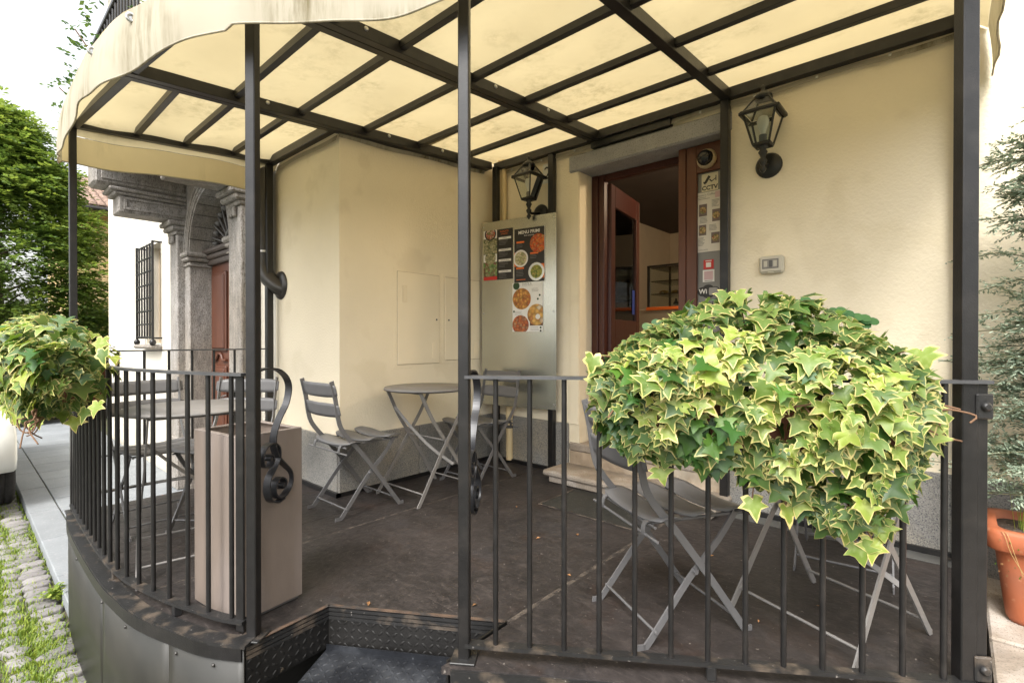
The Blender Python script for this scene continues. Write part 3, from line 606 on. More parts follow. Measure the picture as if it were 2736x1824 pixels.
# ---- downpipe on the street wall
px_ = -4.19
m_ = MB(); m_.tube([(px_, LY - .08, 1.78), (px_, LY - .08, TOP)], .062, 16); dp = W(m_, 'downpipe', COPPER, bld)
m_ = MB(); m_.tube(catmull([(px_, LY - .08, 1.79), (px_, LY - .08, 1.68), (px_ + .04, LY - .07, 1.58), (px_ + .11, LY - .02, 1.50), (px_ + .15, LY + .03, 1.47)], 4), .064, 16); W(m_, 'elbow', COPPER, dp)
m_ = MB(); m_.lathe([(.115, 0), (.11, .012), (.07, .02)], (px_ + .13, LY - .002, 1.51), 18, 0, Matrix.Rotation(R(90), 3, 'X')); W(m_, 'collar', COPPER, dp)
m_ = MB(); m_.tube([(px_, LY - .08, 1.775), (px_, LY - .08, 1.79)], .066, 16); W(m_, 'joint_ring', STEEL, dp)
# ================================================================== stone portal with balcony
portal = link('portal', None, bld); portal.location = Vector((-5.5, LY, PZ)) - absloc(bld)
FY = LY - .09; OY = LY - .16; RY = LY + .12     # arch face, outer pilaster face, door plane
def P_(name, m=STONE, par=portal): return lambda mb: W(mb, name, m, par)
for sx, (xa, xb) in ((1, (-4.93, -4.72)), (-1, (-6.28, -6.07))):
    # inner jamb with moulded impost
    m_ = MB(); m_.bb(xa, xb, FY, RY + .1, PZ, 1.90, 0, .008); W(m_, 'jamb', STONE, portal)
    m_ = MB(); m_.bb(xa - .03, xb + .03, FY - .03, RY + .08, 1.905, 1.95, 0, .012); m_.bb(xa - .05, xb + .05, FY - .05, RY + .08, 1.95, 2.0, 0, .014); m_.bb(xa - .02, xb + .02, FY - .02, RY + .08, 1.85, 1.868, 0, .006); W(m_, 'impost', STONE, portal)
# archivolt: ring of voussoirs
AC = Vector((-5.5, 0, 2.0)); RI, RO = .57, .76
for i in range(13):
    a0, a1 = math.pi * i / 13 + .006, math.pi * (i + 1) / 13 - .006; m_ = MB(); pl = []
    for k in range(5): a = a0 + (a1 - a0) * k / 4; pl.append((AC.x + RI * math.cos(a), AC.z + RI * math.sin(a)))
    for k in range(5): a = a1 + (a0 - a1) * k / 4; pl.append((AC.x + RO * math.cos(a), AC.z + RO * math.sin(a)))
    m_.prism(pl, FY, RY + .1, 0, lambda x, z, y: (x, y, z)); W(m_, 'voussoir', STONE, portal)
for rr in (.61, .66, .72):
    m_ = MB(); m_.tube([(AC.x + rr * math.cos(math.pi * i / 24), FY - .004, AC.z + rr * math.sin(math.pi * i / 24)) for i in range(25)], .014, 6); W(m_, 'arch_moulding', STONE, portal)
# spandrel wall
m_ = MB(); pl = [(-6.40, 2.0), (-6.262, 2.0)] + [(AC.x - .762 * math.cos(math.pi * i / 20), AC.z + .762 * math.sin(math.pi * i / 20)) for i in range(21)] + [(-4.60, 2.0), (-4.60, 2.86), (-6.40, 2.86)]
m_.prism(pl, FY + .012, LY + .01, 0, lambda x, z, y: (x, y, z)); W(m_, 'spandrel', STONE, portal)
# outer pilasters, capitals and brackets
for (xa, xb) in ((-4.735, -4.45), (-6.50, -6.225)):
    m_ = MB(); m_.bb(xa, xb, OY, LY, PZ, 2.20, 0, .008); W(m_, 'pilaster', STONE, portal)
    m_ = MB(); m_.bb(xa - .02, xb + .02, OY - .02, LY - .003, PZ + .002, .02, 0, .012); W(m_, 'pilaster_base', STONE, portal)
    m_ = MB(); m_.bb(xa - .012, xb + .012, OY - .02, LY - .002, 2.202, 2.24, 0, .008); m_.bb(xa - .03, xb + .03, OY - .06, LY - .004, 2.24, 2.29, 0, .014); m_.bb(xa - .045, xb + .045, OY - .09, LY - .006, 2.29, 2.34, 0, .01)
    for k in range(3): m_.box(((xa + xb) / 2 - .05 + k * .05, OY - .018, 2.15), (.032, .035, .085), None, 0, .01)
    W(m_, 'capital', STONE, portal)
balc = link('balcony', None, bld); balc.location = Vector((-5.7, LY, 2.43)) - absloc(bld)
for (xa, xb) in ((-4.74, -4.45), (-6.50, -6.22)):
    m_ = MB(); m_.bb(xa, xb, 1.10, LY - .001, 2.345, 2.515, 0, .010); m_.bb(xa - .02, xb + .02, 1.06, LY - .002, 2.515, 2.55, 0, .010); m_.bb(xa - .04, xb + .04, 1.02, LY - .003, 2.55, 2.585, 0, .010)
    m_.bb(xb, xb + .012, 1.14, LY - .1, 2.375, 2.40, 0, .004); m_.bb(xb, xb + .012, 1.14, LY - .1, 2.475, 2.50, 0, .004); m_.bb(xb, xb + .012, 1.14, 1.17, 2.40, 2.475, 0, .004)
    W(m_, 'bracket', STONE, balc)
    m_ = MB(); m_.bb(xa - .02, xb + .02, .905, LY - .004, 2.59, 2.86, 0, .025); m_.bb(xb + .02, xb + .032, .96, LY - .1, 2.64, 2.82, 0, .006); W(m_, 'bracket', STONE, balc)
m_ = MB(); m_.bb(-6.62, -4.32, .85, LY - .005, 2.863, 2.98, 0, .02); W(m_, 'balcony_slab', STONE, balc)
m_ = MB(); m_.bb(-6.55, -4.4, .88, .92, 3.84, 3.88, 0, .006); m_.bb(-6.55, -4.4, .89, .91, 3.06, 3.08); m_.bb(-6.55, -6.51, .921, LY, 3.84, 3.88); W(m_, 'balcony_rail', METAL, balc)
i = 0; x = -6.53
while x < -4.42:
    m_ = MB(); m_.tube([(x, .90, 2.98), (x, .90, 3.84)], .010, 6); W(m_, 'baluster', METAL, balc); x += .105
# portal door: transom, leaf with raised panels, fanlight
m_ = MB(); m_.bb(-6.10, -4.90, RY - .06, RY + .06, 1.93, 1.985, 0, .012); m_.bb(-6.10, -4.90, RY - .09, RY + .06, 1.985, 2.04, 0, .015); m_.bb(-6.10, -4.90, RY - .04, RY + .06, 1.87, 1.93, 0, .01); W(m_, 'transom', mat('transom_wood', (.06, .045, .036), .6, var=.2, vscale=20), portal)
for (xa, xb) in ((-6.085, -5.505), (-5.495, -4.915)):
    m_ = MB(); m_.bb(xa, xb, RY, RY + .05, PZ, 1.90); dl = W(m_, 'portal_door', WOODP, portal)
    for (z0, z1) in ((.95, 1.78), (-.05, .80), (-.45, -.12)):
        for q in range(2):
            m_ = MB(); m_.bb(xa + .09 + q * .03, xb - .09 - q * .03, RY - .022 - q * .014, RY + .001, z0 + q * .03, z1 - q * .03, 0, .009); W(m_, 'door_panel', WOODP, dl)
    m_ = MB(); cx_ = (xa + xb) / 2
    m_.tube(catmull([(cx_ - .2, RY - .012, .86), (cx_ - .1, RY - .012, .86), (cx_ - .04, RY - .012, .92), (cx_ + .04, RY - .012, .92), (cx_ + .1, RY - .012, .86), (cx_ + .2, RY - .012, .86)], 4), .016, 6); W(m_, 'door_moulding', WOODP, dl)
m_ = MB(); m_.tube(catmull([(-5.56, RY - .03, .62), (-5.56, RY - .09, .62), (-5.56, RY - .09, .5), (-5.56, RY - .03, .5)], 4), .012, 8); W(m_, 'door_handle', STEEL, portal)
m_ = MB(); m_.prism([(AC.x + .585 * math.cos(math.pi * i / 20), 2.04 + .56 * math.sin(math.pi * i / 20)) for i in range(21)], RY + .03, RY + .04, 0, lambda x, z, y: (x, y, z)); W(m_, 'fanlight_pane', mat('fanlight_glass', (.05, .04, .035), .15), portal)
for i in range(1, 12):
    a = math.pi * i / 12; m_ = MB(); m_.tube([(AC.x + .14 * math.cos(a), RY, 2.04 + .14 * math.sin(a)), (AC.x + .56 * math.cos(a), RY, 2.04 + .53 * math.sin(a))], .010, 6); W(m_, 'fanlight_bar', mat('iron', (.11, .105, .10), .6) if 'iron' not in MATS else MATS['iron'], portal)
m_ = MB(); m_.tube([(AC.x + .15 * math.cos(math.pi * i / 14), RY, 2.04 + .15 * math.sin(math.pi * i / 14)) for i in range(15)], .02, 6); W(m_, 'fanlight_hub', MATS['iron'], portal)
for i in range(12):
    a = math.pi * (i + .5) / 12; m_ = MB(); m_.lathe([(.0, -.03), (.03, -.01), (.035, .01), (.0, .03)], (AC.x + .44 * math.cos(a), RY, 2.04 + .43 * math.sin(a)), 7); W(m_, 'fanlight_rosette', MATS['iron'], portal)
# ---- grilled window
win = link('window', None, bld); win.location = Vector((-7.9, LY, 1.0)) - absloc(bld)
m_ = MB(); m_.bb(-8.32, -7.48, LY - .14, LY - .002, .95, 1.005, 0, .02); W(m_, 'sill', STONE, win)
m_ = MB(); m_.bb(-8.25, -7.55, LY + .18, LY + .19, 1.02, 2.32); W(m_, 'pane', mat('window_glass', (.07, .075, .08), .1), win)
m_ = MB(); m_.bb(-8.25, -8.19, LY + .14, LY + .18, 1.02, 2.32); m_.bb(-7.61, -7.55, LY + .14, LY + .18, 1.02, 2.32); m_.bb(-7.93, -7.87, LY + .14, LY + .18, 1.02, 2.32); m_.bb(-8.19, -7.61, LY + .141, LY + .179, 2.26, 2.32); m_.bb(-8.19, -7.61, LY + .141, LY + .179, 1.02, 1.08); W(m_, 'window_frame', mat('window_wood', (.38, .30, .20), .6, var=.1), win)
gy = LY - .10
for x in (-8.3, -7.5):
    m_ = MB(); m_.bb(x - .018, x + .018, gy - .012, gy + .012, 1.05, 2.31, 0, .004); W(m_, 'grille_upright', METAL, win)
    m_ = MB(); m_.lathe([(.0, -.045), (.028, -.03), (.038, 0), (.028, .03), (.012, .04), (.012, .06)], (x, gy, 1.035), 10); W(m_, 'finial', METAL, win)
for i in range(1, 6):
    x = -8.3 + i * .8 / 6; m_ = MB(); m_.tube([(x, gy, 1.08), (x, gy, 2.29)], .011, 6); W(m_, 'grille_bar', METAL, win)
for i in range(8):
    z = 1.10 + i * .168; m_ = MB(); m_.tube([(-8.3, gy, z), (-7.5, gy, z)], .011, 6); W(m_, 'grille_bar', METAL, win)
for x in (-8.3, -7.5):
    for z in (1.09, 2.30):
        m_ = MB(); m_.tube([(x, gy, z), (x, LY + .02, z)], .012, 6); W(m_, 'grille_stay', METAL, win)
# ================================================================== far ochre house
och = thing('ochre_house', 'ochre yellow house with tiled eaves behind the evergreen tree', 'building', (-22, 4, GZ))
m_ = MB(); m_.bb(-28, -21, 2.6, 16, -3, 5.35); W(m_, 'wall', OCHRE, och)
m_ = MB(); m_.bb(-21, -20.86, 2.55, 16, 4.55, 4.68); m_.bb(-21, -20.7, 2.5, 16, 5.05, 5.3); W(m_, 'cornice', OCHRE, och)
m_ = MB(); m_.add([(-20.35, 2.2, 5.30), (-20.35, 16.3, 5.30), (-24.5, 16.3, 7.1), (-24.5, 2.2, 7.1), (-20.35, 2.2, 5.22), (-20.35, 16.3, 5.22)], [(0, 1, 2, 3), (0, 1, 5, 4)]); rf = W(m_, 'roof', ROOFT, och)
m_ = MB()
for i in range(60):
    y = 2.3 + i * .22
    for k in range(11):
        x0 = -20.32 - k * .38; z0 = 5.36 + k * .38 * .434
        vs = []
        for (xx, zz, rr) in ((x0, z0, .105), (x0 - .46, z0 + .2, .085)):
            for j in range(6): a = math.pi * j / 5; vs.append((xx, y + rr * math.cos(a), zz - .03 + rr * .8 * math.sin(a)))
        m_.add(vs, [(j, j + 1, 7 + j, 6 + j) for j in range(5)] + [tuple(range(5, -1, -1))], 0, True)
tag(W(m_, 'roof_tiles', ROOFT, rf), kind='stuff')
m_ = MB(); m_.tube([(-20.3, 2.2, 5.2), (-20.3, 16.2, 5.2)], .08, 8); W(m_, 'gutter', COPPER, och)
for y in (6.2, 9.2, 12.2):
    m_ = MB(); m_.bb(-21.01, -20.96, y - .45, y + .45, 2.4, 4.0, 0, .01); wn = W(m_, 'window', WHITEP, och)
    m_ = MB(); m_.bb(-20.97, -20.95, y - .36, y + .36, 2.5, 3.9); W(m_, 'pane', INKG, wn)
# ================================================================== cars
def car(name, label, loc, rz, paint):
    t = thing(name, label, 'car', loc, rz, None)
    # length along +X, front at +X
    L, Wd = 3.75, 1.66
    prof = [(-1.86, .42), (-1.87, .70), (-1.80, .98), (-1.60, 1.38), (-1.2, 1.46), (-.2, 1.48), (.35, 1.40), (.95, 1.00), (1.55, .90), (1.80, .74), (1.86, .52), (1.80, .42), (1.50, .36), (-1.78, .36)]
    nrm_ = len(prof); m_ = MB(); secs = []
    for (yy, k, dz) in ((-.83, .90, 0), (-.80, .97, 0), (-.62, 1, .01), (0, 1.02, .025), (.62, 1, .01), (.80, .97, 0), (.83, .90, 0)):
        s_ = []
        for (x, z) in prof:
            tum = max(0, (z - .9)) * .28; y_ = yy * (1 - tum)
            s_.append((x * (k if z < 1.0 else 1 - (1 - k) * .6), y_, .22 + (z - .22) * (1 if abs(yy) < .7 else .985) + (dz if z > 1 else 0)))
        secs.append(s_)
    vs = [v for s_ in secs for v in s_]; fs = []
    for i in range(6):
        for j in range(nrm_): fs.append((i * nrm_ + j, i * nrm_ + (j + 1) % nrm_, (i + 1) * nrm_ + (j + 1) % nrm_, (i + 1) * nrm_ + j))
    fs += [tuple(range(nrm_)), tuple(range(6 * nrm_ + nrm_ - 1, 6 * nrm_ - 1, -1))]
    m_.add(vs, fs, 0, True); body = m_.obj('body', paint, t)
    gl = INK
    m_ = MB(); m_.add([(.98, -.60, 1.02), (.98, .60, 1.02), (.40, .52, 1.405), (.40, -.52, 1.405)], [(0, 1, 2, 3)]); m_.v = [(x + .012, y, z + .008) for x, y, z in m_.v]; m_.obj('windscreen', GLASSD if False else CARB, t)
    m_ = MB(); m_.add([(-1.83, -.58, 1.0), (-1.83, .58, 1.0), (-1.63, .5, 1.36), (-1.63, -.5, 1.36)], [(0, 1, 2, 3)]); m_.v = [(x - .012, y, z) for x, y, z in m_.v]; m_.obj('rear_window', CARB, t)
    for s_ in (-1, 1):
        m_ = MB(); m_.add([(.85, s_ * .815, 1.0), (.28, s_ * .725, 1.36), (-.45, s_ * .715, 1.40), (-.45, s_ * .815, 1.0)], [(0, 1, 2, 3)]); m_.obj('side_window', CARB, t)
        m_ = MB(); m_.add([(-.5, s_ * .815, 1.0), (-.5, s_ * .715, 1.40), (-1.25, s_ * .72, 1.38), (-1.5, s_ * .815, 1.02)], [(0, 1, 2, 3)]); m_.obj('side_window', CARB, t)
        for x in (1.18, -1.15):
            wl = link('wheel', None, t); wl.location = (x, s_ * .73, .30)
            m_ = MB(); m_.lathe([(.20, -.10), (.275, -.10), (.30, -.075), (.302, -.03), (.294, -.028), (.294, -.018), (.302, -.016), (.302, .016), (.294, .018), (.294, .028), (.302, .03), (.30, .075), (.275, .10), (.20, .10)], (0, 0, 0), 28, 0, Matrix.Rotation(R(90), 3, 'X')); m_.obj('tyre', RUBBER, wl)
            m_ = MB(); m_.lathe([(.03, -.09), (.19, -.07), (.2, -.10), (.2, .10), (.19, .07), (.03, .09)], (0, 0, 0), 20, 0, Matrix.Rotation(R(90), 3, 'X')); m_.obj('rim', STEEL, wl)
        m_ = MB(); m_.lathe([(.0, -.02), (.075, -.01), (.08, .012), (.03, .02)], (1.80, s_ * .52, .37), 14, 0, Matrix.Rotation(R(90), 3, 'Y')); m_.obj('fog_lamp', PLASTD, t)
        m_ = MB(); m_.lathe([(.0, -.05), (.12, -.03), (.13, 0), (.06, .04)], (1.66, s_ * .60, .74), 14, 0, Matrix.Rotation(R(65), 3, 'Y')); m_.obj('headlight', GALV, t)
        m_ = MB(); m_.box((-1.84, s_ * .62, .85), (.05, .16, .22), None, 0, .02); m_.obj('tail_lamp', INKR, t)
    m_ = MB(); m_.bb(1.80, 1.865, -.4, .4, .36, .46, 0, .01); m_.obj('lower_grille', PLASTD, t)
    return t
car('white_car', 'white car parked by the kerb under the left ivy planter', (-8.46, -.42, GZ), 0, CARW)
car('black_car', 'black car parked across the far end of the pavement', (-13.6, 1.9, GZ), R(-90), CARB)
# ================================================================== canopy
def fz(y): return 2.645 - .07 * (3.286 - y)
can = thing('canopy', 'cream fabric terrace canopy on a dark metal frame with posts', 'canopy', (-1.9, .71, 0))
fang = math.atan2(.691, 1)
POST = {'A': (-1.898, .722, fang), 'B': (-1.238, 1.148, fang), 'C': (.022, 2.03, fang), 'G': (-4.12, .50, 0), 'E': (-2.455, 3.245, 0), 'D': (-1.088, 3.245, 0), 'F': (-3.03, 3.19, 0), 'H': (-4.12, 1.69, 0), 'I': (.015, 3.24, 0)}
for k, (x, y, a) in POST.items():
    M = Matrix.Rotation(a, 3, 'Z'); top = fz(y) - .045; wd = .037 if k in 'ABG' else (.044 if k == 'C' else .05)
    m_ = MB(); m_.box((x, y, top / 2), (wd, wd, top), M, 0, .003); W(m_, 'post', METAL, can)
    m_ = MB(); m_.box((x, y, .004), (.085, .085, .008), M, 0, .002); W(m_, 'base_plate', METALW, can)
def beam(a, b, w_, h, name='beam', dz=0):
    m_ = MB(); A = Vector((a[0], a[1], fz(a[1]) - h / 2 + dz)); B = Vector((b[0], b[1], fz(b[1]) - h / 2 + dz)); m_.bar(A, B, w_, h, (0, 0, 1), 0, .002); return W(m_, name, METAL, can)
beam((-4.10, .50), (-4.10, 1.70), .046, .058)
for X in (-3.105, -2.045):
    y0 = .60 if X < -3 else .72; y1 = 3.17 if X < -3 else 3.22
    if X < -3: y0 = .56
    beam((X - .024, y0), (X - .024, y1), .044, .062); beam((X + .024, y0), (X + .024, y1), .044, .062)
    for q in (1.25, 2.1, 2.6):
        m_ = MB(); m_.lathe([(.012, 0), (.012, .004), (.006, .009)], (X + .046, q, fz(q) - .02), 10, 0, Matrix.Rotation(R(90), 3, 'Y')); W(m_, 'bolt', STEEL, can)
beam((-1.08, 1.30), (-1.08, 3.22), .055, .062); beam((.015, 2.02), (.015, 3.22), .05, .06)
beam((-3.08, 3.235), (.04, 3.235), .05, .065); beam((-4.12, 1.705), (-3.14, 1.705), .05, .06)
for a, b in (((-4.12, .505), (-3.08, .60)), ((-3.06, .60), (-1.90, .735)), ((-1.90, .745), (-1.24, 1.165)), ((-1.24, 1.165), (.02, 2.045))): beam(a, b, .042, .055, 'edge_beam', -.002)
for y in (.82, 1.10, 1.42): beam((-4.08, y), (-3.15, y), .034, .04, 'rafter')
for y in (1.08, 1.45, 1.91, 2.37, 2.83): beam((-3.06, y), (-2.09, y), .034, .04, 'rafter')
for y in (1.10, 1.45, 1.93, 2.38, 2.83): beam((-2.0, y), (-1.108 if y > 1.35 else -1.36, y), .034, .04, 'rafter')
for y in (1.96, 2.42, 2.86): beam((-1.052, y), (-.01 if y > 2.1 else -.1, y), .034, .04, 'rafter')
# fabric roof
def cfront(x):
    if x <= -1.86: return outer(x) - .05
    return outer(x) - .06
def csag(x, y): return .010 * math.sin(x * 5.9 + 1.2) * math.sin(y * 6.6) - .005 * math.sin(y * 13.6) + .006 * math.sin(x * 9 + y * 14) * math.sin(x * 3.1 + 2)
def roofz(x, y, ew):
    e = y - cfront(x); d = .13 * max(0, 1 - e / .26) ** 2
    ex = min(x + 4.16, .11 - x); d = max(d, .10 * max(0, 1 - ex / .2) ** 2 if ex < .2 else 0)
    return fz(y) + .012 - d + csag(x, y)
def sheetgrid(x0, x1, nx, yb, ny):
    vs, fs = [], []
    for i in range(nx + 1):
        x = x0 + (x1 - x0) * i / nx; ya = cfront(x)
        for j in range(ny + 1):
            t = (j / ny) ** 1.5; y = ya + (yb - ya) * t; vs.append((x, y, roofz(x, y, 0)))
    for i in range(nx):
        for j in range(ny): a = i * (ny + 1) + j; fs.append((a, a + ny + 1, a + ny + 2, a + 1))
    return vs, fs
m_ = MB(); m_.add(*sheetgrid(-3.14, .11, 60, 3.28, 40), 0, True); fab = W(m_, 'fabric_roof', FABRIC, can)
m_ = MB(); m_.add(*sheetgrid(-4.16, -3.14, 24, 1.755, 24), 0, True); W(m_, 'fabric_roof', FABRIC, can)
# seams in the fabric
for y in (1.96, 2.46):
    m_ = MB(); m_.strip([(x, y, roofz(x, y, 0) - .004) for x in np.linspace(-3.05, 0.05, 30) if y > cfront(x) + .1], (0, 1, 0), .028, .001); W(m_, 'fabric_seam', FABRIC, can)
# valance
SIDEVAL = fabric('side_valance_fabric', (.62, .54, .36), (.80, .62, .30), .3, .60)
edge = [(.11, 3.26 - i * .1) for i in range(12)]
edge = [(x, y) for x, y in edge if y > cfront(.11) + .06] + [(.11, cfront(.11))]
xs = np.linspace(.09, -1.80, 95); edge += [(x, cfront(x)) for x in xs]
edge += [(p.x, p.y - .05) for p in reversed(catmull([Vector((x, y, 0)) for x, y in OUT], 10)) if p.x < -1.82]
edge += [(-4.16, cfront(-4.10) + .03 + i * .06) for i in range(24) if cfront(-4.10) + .03 + i * .06 < 1.75]
vs, fs = [], []; K = 7; s_ = 0; pv = None
for i, (x, y) in enumerate(edge):
    a, b = edge[max(0, i - 1)], edge[min(len(edge) - 1, i + 1)]; t = Vector((b[0] - a[0], b[1] - a[1], 0)).normalized(); n = Vector((-t.y, t.x, 0))
    if n.dot(Vector((x + 1.6, y - 2.2, 0))) < 0: n = -n
    if pv is not None: s_ += (Vector((x, y, 0)) - pv).length
    pv = Vector((x, y, 0)); z0 = roofz(min(max(x, -4.159), .109), max(y, cfront(min(x, .1))), 0)
    fold = math.sin(s_ * 7.3) * .5 + math.sin(s_ * 17.1 + 1.7) * .35 + math.sin(s_ * 2.9) * .5
    hgt = .225 + .022 * math.sin(s_ * 6.1 + .6) + .012 * math.sin(s_ * 2.7)
    hgt -= .03 * math.exp(-((x + 4.1) / .3) ** 2)
    if x < -4.12: hgt = .17; fold *= .4
    for k in range(K):
        q = k / (K - 1); p = Vector((x, y, z0 - .004)) + n * (.012 * math.sin(q * 2.2) + fold * .014 * q) - Z * (hgt * q); vs.append(p)
for i in range(len(edge) - 1):
    for k in range(K - 1): a = i * K + k; fs.append((a, a + K, a + K + 1, a + 1))
m_ = MB(); m_.add(vs, fs, 0, True); nside = sum(1 for e_ in edge if e_[0] < -4.13); m_.m = [1 if f[0] // K >= len(edge) - nside else 0 for f in fs]; val = W(m_, 'valance', [VALANCE, SIDEVAL], can)
m_ = MB(); m_.tube([Vector(vs[i * K + K - 1]) for i in range(len(edge))], .004, 5); W(m_, 'hem', VALANCE, val)
for px_, py_ in ((350, 68), (247, 150)):
    d = ray(px_, py_); best = min(range(len(edge)), key=lambda i: (Vector(vs[i * K + 1]).normalized() - d.normalized()).length if False else abs(math.atan2(vs[i * K + 1][0], vs[i * K + 1][1]) - math.atan2(d.x, d.y)))
    p = Vector(vs[best * K + 1]); m_ = MB(); a = (EYEV - p); a.z = 0; Mx = a.normalized().to_track_quat('Z', 'Y').to_matrix(); m_.lathe([(.008, .004), (.009, .01), (.017, .011), (.019, .006), (.018, 0)], p, 14, 0, Mx); W(m_, 'eyelet', STEEL, val)
# laced flap along the walls
m_ = MB(); m_.strip([(x, 3.262, fz(3.26) - .085 + .006 * math.sin(x * 9)) for x in np.linspace(-3.0, .03, 40)], (0, .25, 1), .03, .002); m_.strip([(-3.135, y, fz(y) - .075 + .006 * math.sin(y * 8)) for y in np.linspace(1.75, 3.15, 20)], (.3, 0, 1), .03, .002); m_.strip([(x, 1.742, fz(1.74) - .085 + .006 * math.sin(x * 8)) for x in np.linspace(-4.1, -3.15, 14)], (0, .3, 1), .04, .002)
W(m_, 'laced_flap', VALANCE, can)
for x in np.arange(-2.9, 0, .33):
    m_ = MB(); m_.lathe([(.008, 0), (.008, .008)], (x, 3.255, fz(3.26) - .085), 8, 0, Matrix.Rotation(R(90), 3, 'X')); W(m_, 'grommet', STEEL, can)
# ================================================================== railings
def railing(name, label, pts, zt, zb, spacing, w_=.030, stiles=(True, True), bars=None, offs=.06):
    t = thing(name, label, 'railing', (pts[0].x, pts[0].y, 0))
    L = [0]
    for a, b in zip(pts, pts[1:]): L.append(L[-1] + (b - a).length)
    def at(s_):
        for i in range(len(pts) - 1):
            if s_ <= L[i + 1] or i == len(pts) - 2: f = (s_ - L[i]) / max(1e-6, L[i + 1] - L[i]); return pts[i].lerp(pts[i + 1], f)
    m_ = MB(); m_.strip([(p.x, p.y, zt) for p in pts], (0, 0, 1), .010, .038); W(m_, 'top_rail', mat('rail_top', (.075, .075, .078), .38, var=.25, vscale=14, metal=.2) if 'rail_top' not in MATS else MATS['rail_top'], t)
    m_ = MB(); m_.strip([(p.x, p.y, zb) for p in pts], (0, 0, 1), .012, .036); W(m_, 'bottom_rail', METALW, t)
    s_ = offs
    while s_ < L[-1] - .04:
        p = at(s_); m_ = MB(); m_.tube([(p.x, p.y, zb + .004), (p.x, p.y, zt - .003)], .0088, 8); W(m_, 'baluster', METAL, t); s_ += spacing
    for e, on in ((0, stiles[0]), (-1, stiles[1])):
        if on:
            p = pts[e]; q = pts[1] if e == 0 else pts[-2]; d = (q - p).normalized(); c = p + d * .022
            m_ = MB(); m_.bar((c.x, c.y, zb - .04), (c.x, c.y, zt - .006), .034, .010, d.cross(Z), 0, .002); W(m_, 'end_stile', METAL, t)
    return t
RC = catmull([Vector(p + (0,)) for p in ((-1.93, .705), (-2.03, .656), (-2.151, .617), (-2.269, .578), (-2.388, .549), (-2.498, .524), (-2.622, .5), (-2.744, .486), (-2.87, .478), (-3.0, .474), (-3.3, .474), (-3.7, .48), (-4.095, .492))], 4)
r1 = railing('railing', 'curved dark metal railing bending round the street corner of the terrace', RC, .95, .05, .118)
RB = [Vector((-1.232, 1.206 + .691 * (-1.232 + 1.147), 0)), Vector((.075, 1.206 + .691 * (.075 + 1.147), 0))]
r2 = railing('railing', 'straight dark metal railing carrying the large variegated ivy', RB, .952, .052, .1138, offs=.103, stiles=(False, True))
r3 = railing('railing', 'short dark metal railing closing the terrace end toward the stone portal', [Vector((-4.12, .52, 0)), Vector((-4.12, 1.66, 0))], 1.0, .09, .142, stiles=(False, False))
# shoes under the bottom rails, bolts on the end stile by post C
for P in (RB[0].lerp(RB[1], .5), RB[0].lerp(RB[1], .97)):
    m_ = MB(); m_.box((P.x, P.y, .022), (.03, .03, .045), Matrix.Rotation(fang, 3, 'Z'), 0, .003); W(m_, 'shoe', METALW, r2)
P = RB[1] - Vector((1, .691, 0)).normalized() * .02
for z in (.88, .10):
    m_ = MB(); nn = Vector((.568, -.823, 0)); m_.box((P.x + nn.x * .01, P.y + nn.y * .01, z), (.046, .012, .075), Matrix.Rotation(fang, 3, 'Z'), 0, .004); m_.lathe([(.014, 0), (.014, .006), (.008, .011)], (P.x + nn.x * .016, P.y + nn.y * .016, z), 12, 0, nn.to_track_quat('Z', 'Y').to_matrix()); W(m_, 'bolt_plate', METALW, r2)
for s_ in (.25, .62):
    P = RC[int(s_ * len(RC))]; m_ = MB(); m_.box((P.x, P.y, .024), (.03, .03, .045), None, 0, .003); W(m_, 'shoe', METALW, r1)
# scrolls flanking the step
def scroll(post, owner):
    base = Vector((post[0], post[1], 0)); d = Vector((-.568, .823, 0)); side = Vector((.823, .568, 0)); base = base + d * .02
    p1 = [(.0, .962), (.06, .968), (.13, .958), (.185, .925), (.205, .88), (.185, .82), (.135, .765), (.105, .715), (.10, .67), (.12, .625), (.165, .582), (.205, .545), (.215, .508), (.20, .475), (.165, .455), (.125, .458), (.10, .485), (.105, .52), (.135, .535), (.165, .52), (.168, .498), (.148, .488)]
    p2 = [(.16, .447), (.115, .444), (.075, .465), (.058, .505), (.068, .55), (.105, .585), (.128, .615), (.125, .655), (.09, .68), (.045, .672), (.022, .64), (.032, .605), (.065, .595), (.088, .612), (.082, .636), (.062, .638)]
    for pp in (p1, p2):
        m_ = MB(); m_.strip(catmull([base + d * u_ + Z * z_ for u_, z_ in pp], 6), side, .028, .0055); W(m_, 'scroll', mat('scroll_iron', (.030, .030, .033), .36, metal=.3, var=.2, vscale=30) if 'scroll_iron' not in MATS else MATS['scroll_iron'], owner)
    for (u_, z_) in ((.148, .503), (.066, .625)):
        m_ = MB(); c = base + d * u_ + Z * z_; m_.tube([c - side * .016, c + side * .016], .009, 10); W(m_, 'scroll_eye', MATS['scroll_iron'], owner)
scroll(POST['A'], r1); scroll(POST['B'], r2)
